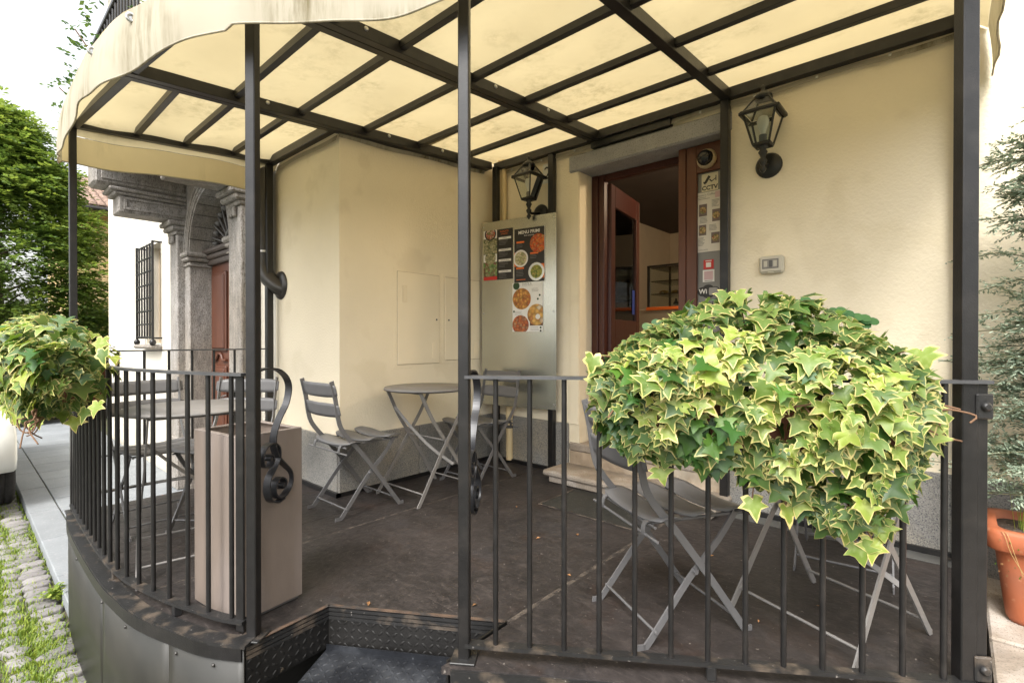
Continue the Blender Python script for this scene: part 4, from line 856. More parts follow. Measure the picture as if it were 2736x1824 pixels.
# ================================================================== bistro chairs and tables
CHG = 'folding bistro chairs'
def make_chair(label):
    t = thing('folding_chair', label, 'chair')
    hw = .185
    for s_ in (-1, 1):
        # back upright runs from back top down to the front foot
        p = [(s_ * hw, -.265, .83), (s_ * hw, -.24, .72), (s_ * hw, -.225, .62), (s_ * hw, -.205, .55), (s_ * hw, -.16, .485), (s_ * hw, -.09, .405), (s_ * hw, .02, .265), (s_ * hw, .12, .13), (s_ * hw, .20, .02), (s_ * hw, .215, .006), (s_ * hw, .24, .006)]
        m_ = MB(); m_.strip(catmull(p, 3), (1, 0, 0), .007, .026); m_.v = m_.v; m_.obj('back_leg', CHAIR, t)
        q = [(s_ * (hw - .014), .175, .44), (s_ * (hw - .014), .10, .345), (s_ * (hw - .014), -.02, .225), (s_ * (hw - .014), -.13, .09), (s_ * (hw - .014), -.195, .012), (s_ * (hw - .014), -.21, .006), (s_ * (hw - .014), -.235, .008)]
        m_ = MB(); m_.strip(catmull(q, 3), (1, 0, 0), .007, .024); m_.obj('front_leg', CHAIR, t)
        m_ = MB(); m_.lathe([(.008, -.012), (.008, .012)], (s_ * (hw - .007), -.005, .247), 8, 0, Matrix.Rotation(R(90), 3, 'Y')); m_.obj('pivot', CHAIR, t)
        m_ = MB(); m_.tube([(s_ * (hw - .02), -.17, .435), (s_ * (hw - .02), .21, .435)], .006, 6); m_.obj('seat_rail', CHAIR, t)
    def slat(y0, y1, zc, crown, wx, name, up=None):
        nx, ny = 10, 4; vs = []; fs = []
        for layer in (0, 1):
            for i in range(nx + 1):
                fx = -1 + 2 * i / nx
                for j in range(ny + 1):
                    fy = -1 + 2 * j / ny
                    k = 1.0 - .28 * max(0, abs(fy) - .0) ** 2.5 * (abs(fx) > .99)
                    ex = wx * fx * (1 - .0); sh = (1 - (abs(fx) ** 8) * .35)
                    yy = (y0 + y1) / 2 + (y1 - y0) / 2 * fy * sh
                    zz = zc - crown * (1 - fx * fx) + (.008 * (1 - fy * fy)) - layer * .005
                    vs.append((ex, yy, zz) if up is None else up(ex, fy * sh, fx, layer))
        n1 = (nx + 1) * (ny + 1)
        for i in range(nx):
            for j in range(ny):
                a = i * (ny + 1) + j; fs.append((a, a + ny + 1, a + ny + 2, a + 1)); fs.append((n1 + a + 1, n1 + a + ny + 2, n1 + a + ny + 1, n1 + a))
        bd = [i * (ny + 1) for i in range(nx + 1)] + [nx * (ny + 1) + j for j in range(1, ny + 1)] + [i * (ny + 1) + ny for i in range(nx - 1, -1, -1)] + [j for j in range(ny - 1, 0, -1)]
        for a, b in zip(bd, bd[1:] + bd[:1]): fs.append((a, b, n1 + b, n1 + a))
        m_ = MB(); m_.add(vs, fs, 0, True); m_.obj(name, CHAIR, t)
    for (y0, y1, z) in ((-.185, -.055, .452), (-.048, .085, .458), (.092, .225, .462)): slat(y0, y1, z, .018, .205, 'seat_slat')
    for (z0, y0) in ((.775, -.248), (.655, -.226)):
        slat(0, 0, 0, 0, .205, 'back_slat', lambda ex, fy, fx, l: (ex, y0 - .03 * (1 - fx * fx) - fy * .010 + l * .005, z0 + fy * .043))
    for (a, b) in (((-.19, -.175, .425), (.19, -.175, .425)), ((-.235, -.195, .395), (.235, -.195, .395)), ((-hw, -.165, .055), (hw, -.165, .055)), ((-hw, .175, .055), (hw, .175, .055)), ((-.17, .16, .43), (.17, .16, .43))):
        m_ = MB(); m_.tube([a, b], .0055, 6); m_.obj('cross_rod', CHAIR, t)
    for s_ in (-1, 1):
        m_ = MB(); m_.strip(catmull([(s_ * .15, -.165, .44), (s_ * .15, -.19, .435), (s_ * .15, -.2, .41), (s_ * .15, -.197, .39)], 3), (1, 0, 0), .02, .004); m_.obj('hook', CHAIR, t)
    return t
c0 = make_chair('grey folding bistro chair standing beside the projecting wall corner')
c0['group'] = CHG
def put(o, x, y, rz, label=None):
    o.location = (x, y, 0.001); o.rotation_euler = (0, 0, rz)
    if label: o['label'] = label
put(c0, -2.90, 1.73, R(0))
for (x, y, a, lab) in ((-2.755, 2.71, 180, 'grey folding bistro chair in the recess below the galvanised menu board'),
                       (-.845, 1.86, -31, 'grey folding bistro chair close behind the straight railing, under the edge of the large ivy'),
                       (-.40, 2.86, 186, 'grey folding bistro chair against the plinth right of the door, mostly behind ivy'),
                       (-3.52, .80, -88, 'grey folding bistro chair with its back to the short end railing'),
                       (-3.27, 1.08, -140, 'grey folding bistro chair between the square bin and the downpipe wall')):
    put(copy_tree(c0), x, y, R(a), lab)
def make_table(label):
    t = thing('bistro_table', label, 'table', group='round bistro tables')
    m_ = MB(); m_.lathe([(.275, .722), (.292, .744), (.297, .728), (.297, .738), (.292, .744), (.0, .7455)], (0, 0, 0), 48); m_.obj('table_top', TABLEM, t)
    for s_ in (-1, 1):
        m_ = MB(); m_.strip(catmull([(s_ * .205, .20, .722), (s_ * .21, .10, .53), (s_ * .217, -.04, .33), (s_ * .225, -.17, .13), (s_ * .23, -.245, .015), (s_ * .23, -.262, .006)], 3), (1, 0, 0), .007, .024); m_.obj('leg', TABLEM, t)
        m_ = MB(); m_.strip(catmull([(s_ * .185, -.20, .722), (s_ * .192, -.10, .53), (s_ * .20, .04, .33), (s_ * .21, .17, .13), (s_ * .215, .245, .015), (s_ * .215, .262, .006)], 3), (1, 0, 0), .007, .024); m_.obj('leg', TABLEM, t)
    for (a, b) in (((-.225, -.20, .07), (.225, -.20, .07)), ((-.21, .20, .07), (.21, .20, .07)), ((-.21, 0.0, .39), (.21, 0, .39)), ((-.2, .19, .717), (.2, .19, .717)), ((-.19, -.19, .717), (.19, -.19, .717))):
        m_ = MB(); m_.tube([a, b], .0055, 6); m_.obj('cross_rod', TABLEM, t)
    m_ = MB(); m_.strip(catmull([(-.19, -.14, .60), (-.06, -.09, .46), (.08, -.03, .33), (.21, .06, .22)], 4), (0, .7, .7), .02, .004); m_.obj('brace', TABLEM, t)
    return t
t0 = make_table('round grey bistro table below the meter cabinets')
t0.location = (-2.78, 2.22, .001)
for (x, y, a, lab) in ((-2.84, .79, 80, 'round grey bistro table behind the curved railing near the square bin'), (-.36, 2.22, -22, 'round grey bistro table mostly hidden behind the large ivy')):
    c = copy_tree(t0); put(c, x, y, R(a), lab)
# ================================================================== square taupe bin
bn_ = thing('ashtray_bin', 'tall square taupe metal bin with an open sand top beside the step', 'bin', (-2.185, .812, .001), R(8))
hw, hy_, hh = .165, .135, .705
m_ = MB()
for (a, b) in (((-hw, -hw), (hw, -hw)), ((hw, -hw), (hw, hw)), ((hw, hw), (-hw, hw)), ((-hw, hw), (-hw, -hw))):
    pass
m_.bb(-hw, hw, -hy_, -hy_ + .004, .012, hh, 0, .001); m_.bb(-hw, hw, hy_ - .004, hy_, .012, hh, 0, .001); m_.bb(-hw, -hw + .004, -hy_ + .004, hy_ - .004, .012, hh, 0, .001); m_.bb(hw - .004, hw, -hy_ + .004, hy_ - .004, .012, hh, 0, .001)
m_.obj('body', BIN, bn_)
m_ = MB(); w2 = .022
m_.bb(-hw, hw, -hy_, -hy_ + w2, hh, hh + .006, 0, .002); m_.bb(-hw, hw, hy_ - w2, hy_, hh, hh + .006, 0, .002); m_.bb(-hw, -hw + w2, -hy_ + w2, hy_ - w2, hh, hh + .006, 0, .002); m_.bb(hw - w2, hw, -hy_ + w2, hy_ - w2, hh, hh + .006, 0, .002); m_.obj('rim', mat('bin_rim', (.21, .175, .155), .5, var=.05), bn_)
m_ = MB(); m_.bb(-hw + .005, hw - .005, -hy_ + .005, hy_ - .005, .60, .625); m_.obj('sand', mat('sand', (.33, .29, .24), .95, var=.2, vscale=60, bump=.8, bscale=120), bn_)
m_ = MB(); m_.bb(-hw + .01, hw - .01, -hy_ + .01, hy_ - .01, 0, .011); m_.obj('foot', PLASTD, bn_)
for i in range(9):
    b_ = Vector((-2.185 + random.uniform(-.11, .11), .812 + random.uniform(-.09, .09), .628 + .001)); d = Vector((random.uniform(-1, 1), random.uniform(-1, 1), random.uniform(.2, 1.4))).normalized() * .035
    cg = thing('cigarette_end', 'stubbed cigarette end standing in the sand of the square bin', 'litter', b_, 0, 'cigarette ends in the bin')
    m_ = MB(); m_.tube([(0, 0, 0), d * .45], .0042, 7); m_.obj('paper', PAPERW, cg); m_ = MB(); m_.tube([d * .45, d], .0043, 7); m_.obj('filter', mat('filter', (.62, .30, .08), .8) if 'filter' not in MATS else MATS['filter'], cg)
m_ = MB(); m_.add([(0, 0, 0), (.03, .005, .03), (.05, -.01, .002), (.02, -.03, .018), (.015, .02, .04), (.04, .02, .02)], [(0, 1, 4), (0, 3, 1), (1, 3, 2), (1, 2, 5), (1, 5, 4), (0, 4, 5), (0, 5, 2), (0, 2, 3)]); tag(m_.obj('crumpled_tissue', PAPERW, None, (-2.27, .80, .63)), 'crumpled white tissue lying in the square bin', 'litter')
# ---- fallen leaves on the deck
for i in range(12):
    x, y = random.uniform(-2.5, -.15), random.uniform(1.3, 3.0)
    if i < 6: x, y = [(-1.55, 2.28), (-1.72, 2.95), (-1.45, 1.40), (-1.78, 1.12), (-2.1, 2.4), (-.9, 2.5)][i]
    s_ = random.uniform(.012, .026) * (1.0 if i < 4 else .55)
    m_ = MB(); m_.add([(0, -s_, .001), (s_ * .5, -s_ * .2, .006), (.1 * s_, s_, .004), (-s_ * .5, 0, .008)], [(0, 1, 2, 3)]); o = m_.obj('fallen_leaf', DIRTLEAF, None, (x, y, .0015), (0, 0, random.uniform(0, 6)))
    tag(o, 'small dry fallen leaf lying on the dark deck', 'leaf', 'dry leaves on the deck')
# ================================================================== lanterns
def lantern(label, P, d):
    """P: wall plate centre; d: outward direction of the arm"""
    t = thing('wall_lantern', label, 'lamp', P, 0, 'black wall lanterns')
    out = Vector((0, -1, 0)); M90 = Matrix.Rotation(R(90), 3, 'X')
    m_ = MB(); m_.lathe([(.075, 0), (.075, .008), (.062, .02), (.03, .028), (.0, .03)], (0, 0, 0), 24, 0, M90); m_.obj('wall_plate', BLACK, t)
    hx = d.x; c = Vector((d.x, d.y, .135)); b_ = c - Z * .02
    m_ = MB(); m_.tube(catmull([(0, -.02, 0), (d.x * .3, d.y * .45, -.012), (d.x * .75, d.y * .85, -.02), (d.x, d.y, .02), (d.x, d.y, .07)], 5), .011, 8); m_.lathe([(.0, -.075), (.014, -.06), (.02, -.045), (.009, -.03), (.018, -.015), (.024, 0), (.012, .015), (.02, .04), (.026, .05), (.016, .065), (.03, .08), (.034, .09)], (d.x, d.y, -.005), 12); m_.obj('arm', BLACK, t)
    rot = Matrix.Rotation(R(0), 3, 'Z')
    z0, z1, z2 = .09, .265, .355; r0, r1, r2 = .044, .086, .037
    def cn(r, z): return [Vector((d.x + r * x, d.y + r * y, z)) for (x, y) in ((-1, -1), (1, -1), (1, 1), (-1, 1))]
    A, B_, D_ = cn(r0, z0), cn(r1, z1), cn(r2, z2)
    m_ = MB(); m_.box((d.x, d.y, z0 - .006), (r0 * 2.1, r0 * 2.1, .014), None, 0, .003)
    for k in range(4):
        m_.bar(A[k], B_[k], .009, .009); m_.bar(A[k], A[(k + 1) % 4], .009, .009); m_.bar(B_[k] + Z * .012, D_[k], .009, .009); m_.bar(D_[k], D_[(k + 1) % 4], .010, .010)
    m_.obj('frame', BLACK, t)
    m_ = MB()
    for k in range(4):
        e0, e1 = cn(r1 + .012, z1)[k], cn(r1 + .012, z1)[(k + 1) % 4]; m_.bar(e0, e1, .022, .020, (0, 0, 1), 0, .004)
    m_.obj('eave', BLACK, t)
    for k in range(4):
        m_ = MB(); j = (k + 1) % 4; m_.add([A[k], A[j], B_[j], B_[k]], [(0, 1, 2, 3)]); m_.obj('pane', GLASS, t)
        m_ = MB(); m_.add([B_[k] + Z * .01, B_[j] + Z * .01, D_[j], D_[k]], [(0, 1, 2, 3)]); m_.obj('pane', GLASSD, t)
    m_ = MB(); m_.lathe([(.042, z2 - .004), (.053, z2 + .004), (.049, z2 + .018), (.03, z2 + .035), (.014, z2 + .045), (.012, z2 + .06), (.017, z2 + .07), (.0, z2 + .085)], (d.x, d.y, 0), 20); m_.obj('cap', BLACK, t)
    m_ = MB(); m_.lathe([(.022, z0 + .004), (.022, z0 + .055)], (d.x, d.y, 0), 12); m_.obj('socket', PLASTD, t)
    m_ = MB(); m_.lathe([(.012, z0 + .055), (.016, z0 + .075), (.030, z0 + .11), (.034, z0 + .135), (.026, z0 + .16), (.0, z0 + .172)], (d.x, d.y, 0), 16); m_.obj('bulb', mat('bulb_glass', (.75, .72, .66), .25) if 'bulb_glass' not in MATS else MATS['bulb_glass'], t)
    return t
lantern('black square wall lantern on the plain stucco right of the door', Vector((-.845, WY, 2.125)), Vector((-.0, -.13, 0)))
lantern('black square wall lantern above the menu board beside the number plate', Vector((-2.60, WY, 2.13)), Vector((-.0, -.16, 0)))
# ---- switch box
P = ony(2065, 708, WY); sw = thing('switch_box', 'beige weatherproof switch box on the stucco right of the door', 'switch', (P.x, WY, P.z))
m_ = MB(); m_.box((0, -.022, 0), (.134, .044, .104), None, 0, .012); m_.obj('cover', PLAST, sw)
m_ = MB(); m_.box((0, -.045, .002), (.116, .004, .086), None, 0, .002); m_.obj('lid', mat('switch_lid', (.54, .50, .41), .4), sw)
m_ = MB(); m_.box((-.002, -.0475, .003), (.088, .002, .056), None); m_.obj('window_gasket', PLASTD, sw)
m_ = MB(); m_.box((-.002, -.049, .003), (.080, .002, .049), None); m_.obj('window', PLASTM, sw)
m_ = MB(); m_.box((0, -.051, .003), (.018, .003, .040), None, 0, .001); m_.obj('rocker', PLASTD, sw)
for s_ in (-1, 1): m_ = MB(); m_.box((s_ * .026 - .002, -.0505, .003), (.018, .002, .034), None); m_.obj('module', PLAST, sw)
m_ = MB(); m_.box((0, -.044, -.049), (.032, .012, .010), None, 0, .003); m_.obj('latch', PLAST, sw)
# ---- dome camera
P = ony(1889, 425, SY - .02); dc = thing('dome_camera', 'round black dome security camera on the red wooden door panel', 'camera', (P.x, SY - .016, P.z))
m_ = MB(); m_.lathe([(.064, 0), (.066, .012), (.060, .03), (.052, .036)], (0, 0, 0), 28, 0, Matrix.Rotation(R(90), 3, 'X')); m_.obj('housing', mat('camera_beige', (.50, .40, .26), .5), dc)
m_ = MB(); m_.lathe([(.052, .034), (.050, .05), (.040, .066), (.022, .077), (.0, .08)], (0, 0, 0), 24, 0, Matrix.Rotation(R(90), 3, 'X')); m_.obj('dome', mat('camera_dome', (.012, .012, .012), .06), dc)
# ---- notices by the portal
nt_ = thing('notice_board', 'small red and white notice on the wall beside the downpipe', 'sign', (-4.57, LY - .001, 1.22))
m_ = MB(); m_.box((0, -.006, 0), (.20, .010, .27), None, 0, .002); m_.obj('frame', INKR, nt_)
m_ = MB(); m_.box((0, -.0125, -.03), (.165, .003, .17), None); m_.obj('paper', PAPERW, nt_)
for i in range(4): m_ = MB(); m_.box((-.01, -.0145, .02 - i * .03), (.12 - .02 * (i % 2), .001, .008), None); m_.obj('text_line', INKB, nt_)
textmesh('AVVISO', .032, Matrix.Translation((0, -.012, .10)) @ Matrix.Rotation(R(90), 4, 'X'), INKW, 'lettering', nt_)
ic = thing('intercom', 'tall pale metal door intercom on the wall below the red notice', 'intercom', (-4.56, LY - .001, .96))
m_ = MB(); m_.box((0, -.008, 0), (.14, .016, .32), None, 0, .004); m_.obj('plate', mat('intercom_plate', (.42, .43, .42), .45, metal=.3), ic)
for i in range(5): m_ = MB(); m_.box((0, -.018, .11 - i * .045), (.09, .004, .022), None, 0, .002); m_.obj('button', INKG, ic)
# ================================================================== ivy
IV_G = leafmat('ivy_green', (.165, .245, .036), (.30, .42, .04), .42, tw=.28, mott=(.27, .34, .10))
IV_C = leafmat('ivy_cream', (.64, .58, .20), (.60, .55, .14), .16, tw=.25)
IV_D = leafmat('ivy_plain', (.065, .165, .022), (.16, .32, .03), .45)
IV_Ga = leafmat('ivy_green_shaded', (.085, .15, .035), (.15, .26, .04), .5, True)  # darker leaf copies for the inner mass: depth shade put into the colour
IV_Ca = leafmat('ivy_cream_shaded', (.46, .42, .15), (.42, .40, .12), .25, True)
IV_Da = leafmat('ivy_plain_shaded', (.05, .12, .02), (.12, .24, .03), .45, True)
STEM = mat('ivy_stem', (.16, .085, .045), .8, var=.2, vscale=30)
HALF = [(.00, .03), (.15, -.13), (.34, -.16), (.53, -.06), (.40, .14), (.70, .36), (.48, .44), (.26, .52), (.17, .76)]
def ivyleaf(seed, margin=.2, plain=False):
    r = random.Random(seed); out = []
    st = r.uniform(.78, 1.2); lob = r.uniform(.8, 1.2)
    half = [(x * (lob if i in (3, 5) else 1) * st, y) for i, (x, y) in enumerate(HALF)]
    pts = half + [(0, 1.04)] + [(-x, y) for x, y in half[:0:-1]]
    pts = [(x + r.uniform(-.03, .03), y + r.uniform(-.03, .03)) for x, y in pts]
    fo, dr, cu_, tw_ = r.uniform(-.05, .35), r.uniform(.05, .55), r.uniform(-.1, .4), r.uniform(-.25, .25)
    def zz(x, y): return fo * abs(x) - dr * max(0, y - .25) ** 2 - cu_ * x * x + tw_ * x * (y - .2) + r.uniform(-.008, .008)
    n = len(pts); c = (0, .34)
    inner = [(c[0] + (x - c[0]) * (1 - margin * r.uniform(.25, 2.1)), c[1] + (y - c[1]) * (1 - margin * r.uniform(.25, 2.0))) for x, y in pts]
    vs = [(x, y, zz(x, y)) for x, y in pts] + [(x, y, zz(x, y) + .004) for x, y in inner] + [(0, .30, .002)]
    fs, mi = [], []
    for i in range(n): fs.append((i, (i + 1) % n, n + (i + 1) % n, n + i)); mi.append(0 if plain else 1)
    a = 2 * n
    for i in range(n):
        j = (i + 1) % n
        fs.append((n + i, n + j, a)); mi.append(0)
    return vs, fs, mi
NV = 14
LV = [(ivyleaf(i, (.03, .07, .10, .14, .20)[i % 5]), False) for i in range(NV)] + [(ivyleaf(50 + i, .2, True), True) for i in range(4)]
LMESH = []
for k, ((vs, fs, mi), pl) in enumerate(LV):
    me = bpy.data.meshes.new('ivy_leaf'); me.from_pydata(vs, [], fs); me.materials.append(IV_D if pl else IV_G); me.materials.append(IV_C)
    me.polygons.foreach_set('material_index', mi); me.polygons.foreach_set('use_smooth', [True] * len(fs)); LMESH.append(me)
def orient(n, tip):
    n = n.normalized(); y = (tip - n * tip.dot(n)).normalized(); x = y.cross(n).normalized(); return Matrix((x, y, n)).transposed()
def ivy(name, label, loc, leaves, boxdef, group):
    """leaves: list of (pos, normal, tip, size, variant); first 290 become parts"""
    t = thing(name, label, 'plant', loc, 0, group)
    mass = {}
    V = []; Fm = []; MI = []; RN = []
    for i, (p, n, tip, s_, vr) in enumerate(leaves):
        M = orient(n, tip)
        if i < 290:
            o = bpy.data.objects.new('ivy_leaf', LMESH[vr]); C.objects.link(o); o.parent = t; o.location = p - Vector(loc); o.rotation_euler = M.to_euler(); o.scale = (s_, s_, s_)
        else:
            (vs, fs, mi), pl = LV[vr]; o_ = len(V); r_ = random.random()
            for v in vs: q = M @ (Vector(v) * s_) + p; V.append(tuple(q)); RN.append(r_)
            Fm += [tuple(a + o_ for a in f) for f in fs]; MI += [(2 if (pl and m_ == 0) else m_) for m_ in mi]
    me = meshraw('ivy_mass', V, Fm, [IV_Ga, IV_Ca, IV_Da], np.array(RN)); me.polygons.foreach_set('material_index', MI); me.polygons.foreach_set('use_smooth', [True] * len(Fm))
    tag(W(me, 'ivy_mass', None, t), kind='stuff')
    return t
U = Vector((1, .691, 0)).normalized(); NO = Vector((U.y, -U.x, 0))         # along the rail, outward to the street
def interp(x, xs, ys): return float(np.interp(x, xs, ys))
# ---- large ivy on the straight railing
leaves = []
def rp(px):                               # point on the rail line seen at photo column px
    d = ray(px, 900); k = (1.206 + .691 * 1.147) / (d.y - .691 * d.x); return Vector((d.x * k, d.y * k, 0))
TOPX = [1590, 1650, 1720, 1820, 1950, 2050, 2150, 2250, 2350, 2430, 2490]; TOPZ = [.99, 1.06, 1.115, 1.18, 1.235, 1.23, 1.215, 1.17, 1.10, 1.045, .95]
BOTZ = [.86, .74, .72, .70, .68, .63, .55, .49, .46, .64, .80]
def ivypoint(px, t, k, back=False):
    zt, zb = interp(px, TOPX, TOPZ), interp(px, TOPX, BOTZ); z = zt + (zb - zt) * t
    e = min(1, min(px - 1570, 2510 - px) / 170); e = math.sqrt(max(.05, e))
    prof = interp(t, [0, .12, .3, .5, .75, 1], [.03, .13, .21, .22, .17, .10]) * e
    tan = interp(t, [0, .12, .3, .5, .75, 1], [1.0, .8, .55, .35, .25, .2])
    p = rp(px); return p, z, prof * k, tan
cand = []
for i in range(950):
    px = random.uniform(1585, 2490); t = random.random() ** .92
    p, z, off, tan = ivypoint(px, t, random.uniform(.85, 1.08)); off += .0
    g = math.sin(px * .021 + t * 6.3) * math.sin(t * 9 + px * .013)
    if g < -.5 and random.random() < .8: continue
    off += .035 * g
    # perspective: leaves nearer the lens than the rail shift outwards from the frame centre; compensate
    q = p + Z * z; q = EYEV + (q - EYEV) * ((p.dot(NO) + off) / p.dot(NO))
    n = (NO * (1 - tan) + Z * tan + U * random.gauss(0, .30) + NO * random.uniform(-.05, .45) + Z * random.gauss(.12, .2)).normalized()
    tip = (-Z * (1.0) + NO * .55 * tan + U * random.gauss(0, .8))
    left = px < 1760
    s_ = random.uniform(.026, .046) if (left and random.random() < .65) else (random.uniform(.026, .042) if random.random() < .35 else random.uniform(.042, .064))
    vr = random.randrange(NV)
    if (t > .72 and (1600 < px < 1700 or 1830 < px < 1960) and random.random() < .75): vr = NV + random.randrange(4)
    elif random.random() < .07: vr = NV + random.randrange(4)
    cand.append((off + random.uniform(0, .02), (q, n, tip, s_, vr)))
# thin out so that leaves do not pile on one spot, keep the outermost
cand.sort(key=lambda c: -c[0]); kept = []; rest = []
for c in cand:
    q = c[1][0]
    if len(kept) < 290 and all((q - k_[0]).length > .019 for k_ in kept): kept.append(c[1])
    else: rest.append(c[1])
for i in range(1100):                     # inner layers, top back and far side
    px = random.uniform(1590, 2485); t = random.random(); p, z, off, tan = ivypoint(px, t, random.uniform(.2, .8))
    if random.random() < .28: off = -off * .9
    q = p + Z * (z - .01); q = EYEV + (q - EYEV) * ((p.dot(NO) + off) / p.dot(NO)); n = (NO * random.uniform(-.6, 1) + Z * random.uniform(-.2, 1) + U * random.uniform(-.7, .7)).normalized()
    rest.append((q, n, -Z + U * random.uniform(-1, 1), random.uniform(.035, .065), random.randrange(NV + 4)))
# stray shoots
strays = []
for (px, py, k) in ((1965, 785, 0), (2462, 935, 2), (2478, 1098, 3), (2505, 1100, 1), (2290, 1452, 0), (2260, 1400, 2), (2330, 1440, 1), (1585, 950, 4), (1600, 1010, 5), (2240, 1385, 2), (2350, 1395, 0), (2100, 1350, 4), (2140, 1330, 1), (2010, 1330, 3), (1875, 1240, 7), (1760, 1250, 6), (1700, 1200, 8), (2470, 1150, 0), (2440, 1040, 3)):
    P = rp(px); d = ray(px, py); q = EYEV + d * (((P + NO * .08) - EYEV).dot(NO) / d.dot(NO))
    strays.append(q); kept.insert(0, (q, (NO + Z * .4 + U * random.uniform(-.3, .3)), -Z + U * random.uniform(-.5, .5), random.uniform(.05, .075), k))
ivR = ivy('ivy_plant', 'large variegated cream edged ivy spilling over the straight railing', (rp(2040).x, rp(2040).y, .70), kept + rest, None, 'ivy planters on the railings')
def troughplanter(label, a, b, z, owner_n):
    t = thing('trough_planter', label, 'planter', ((a + b) / 2 + Z * z))
    d = (b - a).normalized(); L = (b - a).length; M = Matrix.Rotation(math.atan2(d.y, d.x), 3, 'Z'); m_ = MB()
    for s_ in (-1, 1):
        m_.box(M @ Vector((0, s_ * .072, 0)), (L, .006, .15), M, 0, .002); m_.box(M @ Vector((s_ * (L / 2 - .003), 0, 0)), (.006, .138, .15), M, 0, .002)
    m_.box((0, 0, -.07), (L - .02, .138, .006), M); m_.obj('trough', mat('trough_plastic', (.16, .055, .03), .6) if 'trough_plastic' not in MATS else MATS['trough_plastic'], t)
    m_ = MB(); m_.box((0, 0, .05), (L - .014, .136, .02), M); m_.obj('soil', SOIL, t)
    for f in (-.3, .3):
        m_ = MB(); n = M @ Vector((0, owner_n, 0)); c = M @ Vector((L * f, 0, 0)); m_.strip([c - n * .08 - Z * .078, c + n * .10 - Z * .078, c + n * .10 + Z * .16, c + n * .135 + Z * .17], M @ Vector((1, 0, 0)), .02, .004); m_.obj('bracket', METAL, t)
    return t
troughplanter('brown trough planter hung outside the straight railing under the large ivy', rp(1720) + NO * .03, rp(2380) + NO * .03, .83, 1)
# woody stems in the right ivy
m_ = MB()
for q in strays:
    c_ = rp(2050) + Z * .88; e = q.lerp(c_, .30); m_.tube(catmull([q, q.lerp(e, .5) + Z * .015, e], 3), .0022, 5)
for i in range(26):
    px = random.uniform(1620, 2450); p, z, off, tan = ivypoint(px, .3, .4); q = p + NO * off + Z * .88; pts = [q]
    for k in range(4): q = q + NO * random.uniform(-.01, .04) + U * random.uniform(-.06, .06) - Z * random.uniform(-.02, .03); pts.append(q)
    m_.tube(catmull(pts, 3), .0028, 5)
tag(W(m_, 'stems', STEM, ivR), kind='stuff')
# three-leaf clover at the back of the box
cl = thing('clover', 'small dark clover with round leaflets growing behind the large ivy', 'plant', tuple(rp(2100) - NO * .02 + Z * 1.1))
for (px, py) in ((2113, 815), (2140, 818), (2160, 810), (2235, 840), (2255, 838), (2300, 855), (2320, 858), (1735, 880), (1760, 870)):
    P = rp(px) - NO * .05; d = ray(px, py); q = EYEV + d * ((P - EYEV).dot(NO) / d.dot(NO))
    for a in (0, 2.1, 4.2):
        m_ = MB(); c = q + (U * math.cos(a) + Z * math.sin(a) * .8) * .015; m_.add([c] + [c + (U * math.cos(b_) + (Z * .75 - NO * .5) * math.sin(b_)) * .017 for b_ in np.linspace(0, 2 * math.pi, 10, endpoint=False)], [(0, i + 1, (i + 1) % 10 + 1) for i in range(10)]); W(m_, 'leaflet', leafmat('clover_leaf', (.03, .10, .02), (.06, .16, .02), .3) if 'clover_leaf' not in bpy.data.materials else bpy.data.materials['clover_leaf'], cl)
    m_ = MB(); m_.tube([q, q - Z * .16], .0012, 5); W(m_, 'stem', IV_D, cl)
# ---- left ivy on the curved railing
leaves = []; near = []; far = []
cL = Vector((-3.05, .24, .93))
for i in range(1300):
    x = random.uniform(-3.85, -2.62); t = random.random(); e = math.sqrt(max(.05, min(1, min(x + 3.90, -2.58 - x) / .25)))
    zt = interp(x, [-3.9, -3.3, -2.85, -2.58], [1.17, 1.20, 1.17, 1.03]); zb = interp(x, [-3.9, -3.2, -2.8, -2.58], [.68, .72, .78, .93]); z = zt + (zb - zt) * t
    prof = interp(t, [0, .12, .35, .6, 1], [.04, .14, .20, .18, .10]) * e; tan = interp(t, [0, .12, .35, .6, 1], [1, .8, .5, .3, .2])
    layer = i > 430; k = random.uniform(.2, .8) if layer else random.uniform(.85, 1.08)
    sgn = -1 if (random.random() < (.35 if layer else .12)) else 1
    xo = (.06 * k * max(0, (x + 2.87)) / .29) if x > -2.87 else 0
    q = Vector((x + xo, .30 - sgn * prof * k, z)); n = Vector((random.uniform(-.2, .5), -sgn * (1 - tan) + random.uniform(-.3, .1), tan + random.uniform(-.1, .25)))
    if layer: n = Vector((random.uniform(-.7, .9), random.uniform(-1, .6), random.uniform(-.2, 1)))
    rec = (q, n, Vector((random.uniform(-.6, .9), -.5 * tan, -1)), random.uniform(.036, .07), random.randrange(NV) if random.random() < .93 else NV + random.randrange(4))
    (far if layer else near).append(rec)
near.sort(key=lambda r_: (r_[0] - EYEV).length)
kept = []; rest = []
for r_ in near:
    if len(kept) < 285 and all((r_[0] - k_[0]).length > .03 for k_ in kept): kept.append(r_)
    else: rest.append(r_)
for (px, py, k) in ((262, 1075, 1), (230, 1090, 3), (205, 1115, 2), (90, 1130, 4), (110, 1125, 0), (70, 1118, 3), (275, 905, 1), (280, 935, 4)):
    q = ony(px, py, .36); kept.insert(0, (q, Vector((.5, -.8, .4)), Vector((random.uniform(-.4, .4), 0, -1)), random.uniform(.05, .07), k))
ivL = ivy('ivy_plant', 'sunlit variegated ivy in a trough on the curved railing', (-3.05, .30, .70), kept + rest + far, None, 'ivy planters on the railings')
troughplanter('brown trough planter hung outside the curved railing under the sunlit ivy', Vector((-3.65, .395, 0)), Vector((-2.95, .395, 0)), .87, 1)
m_ = MB()
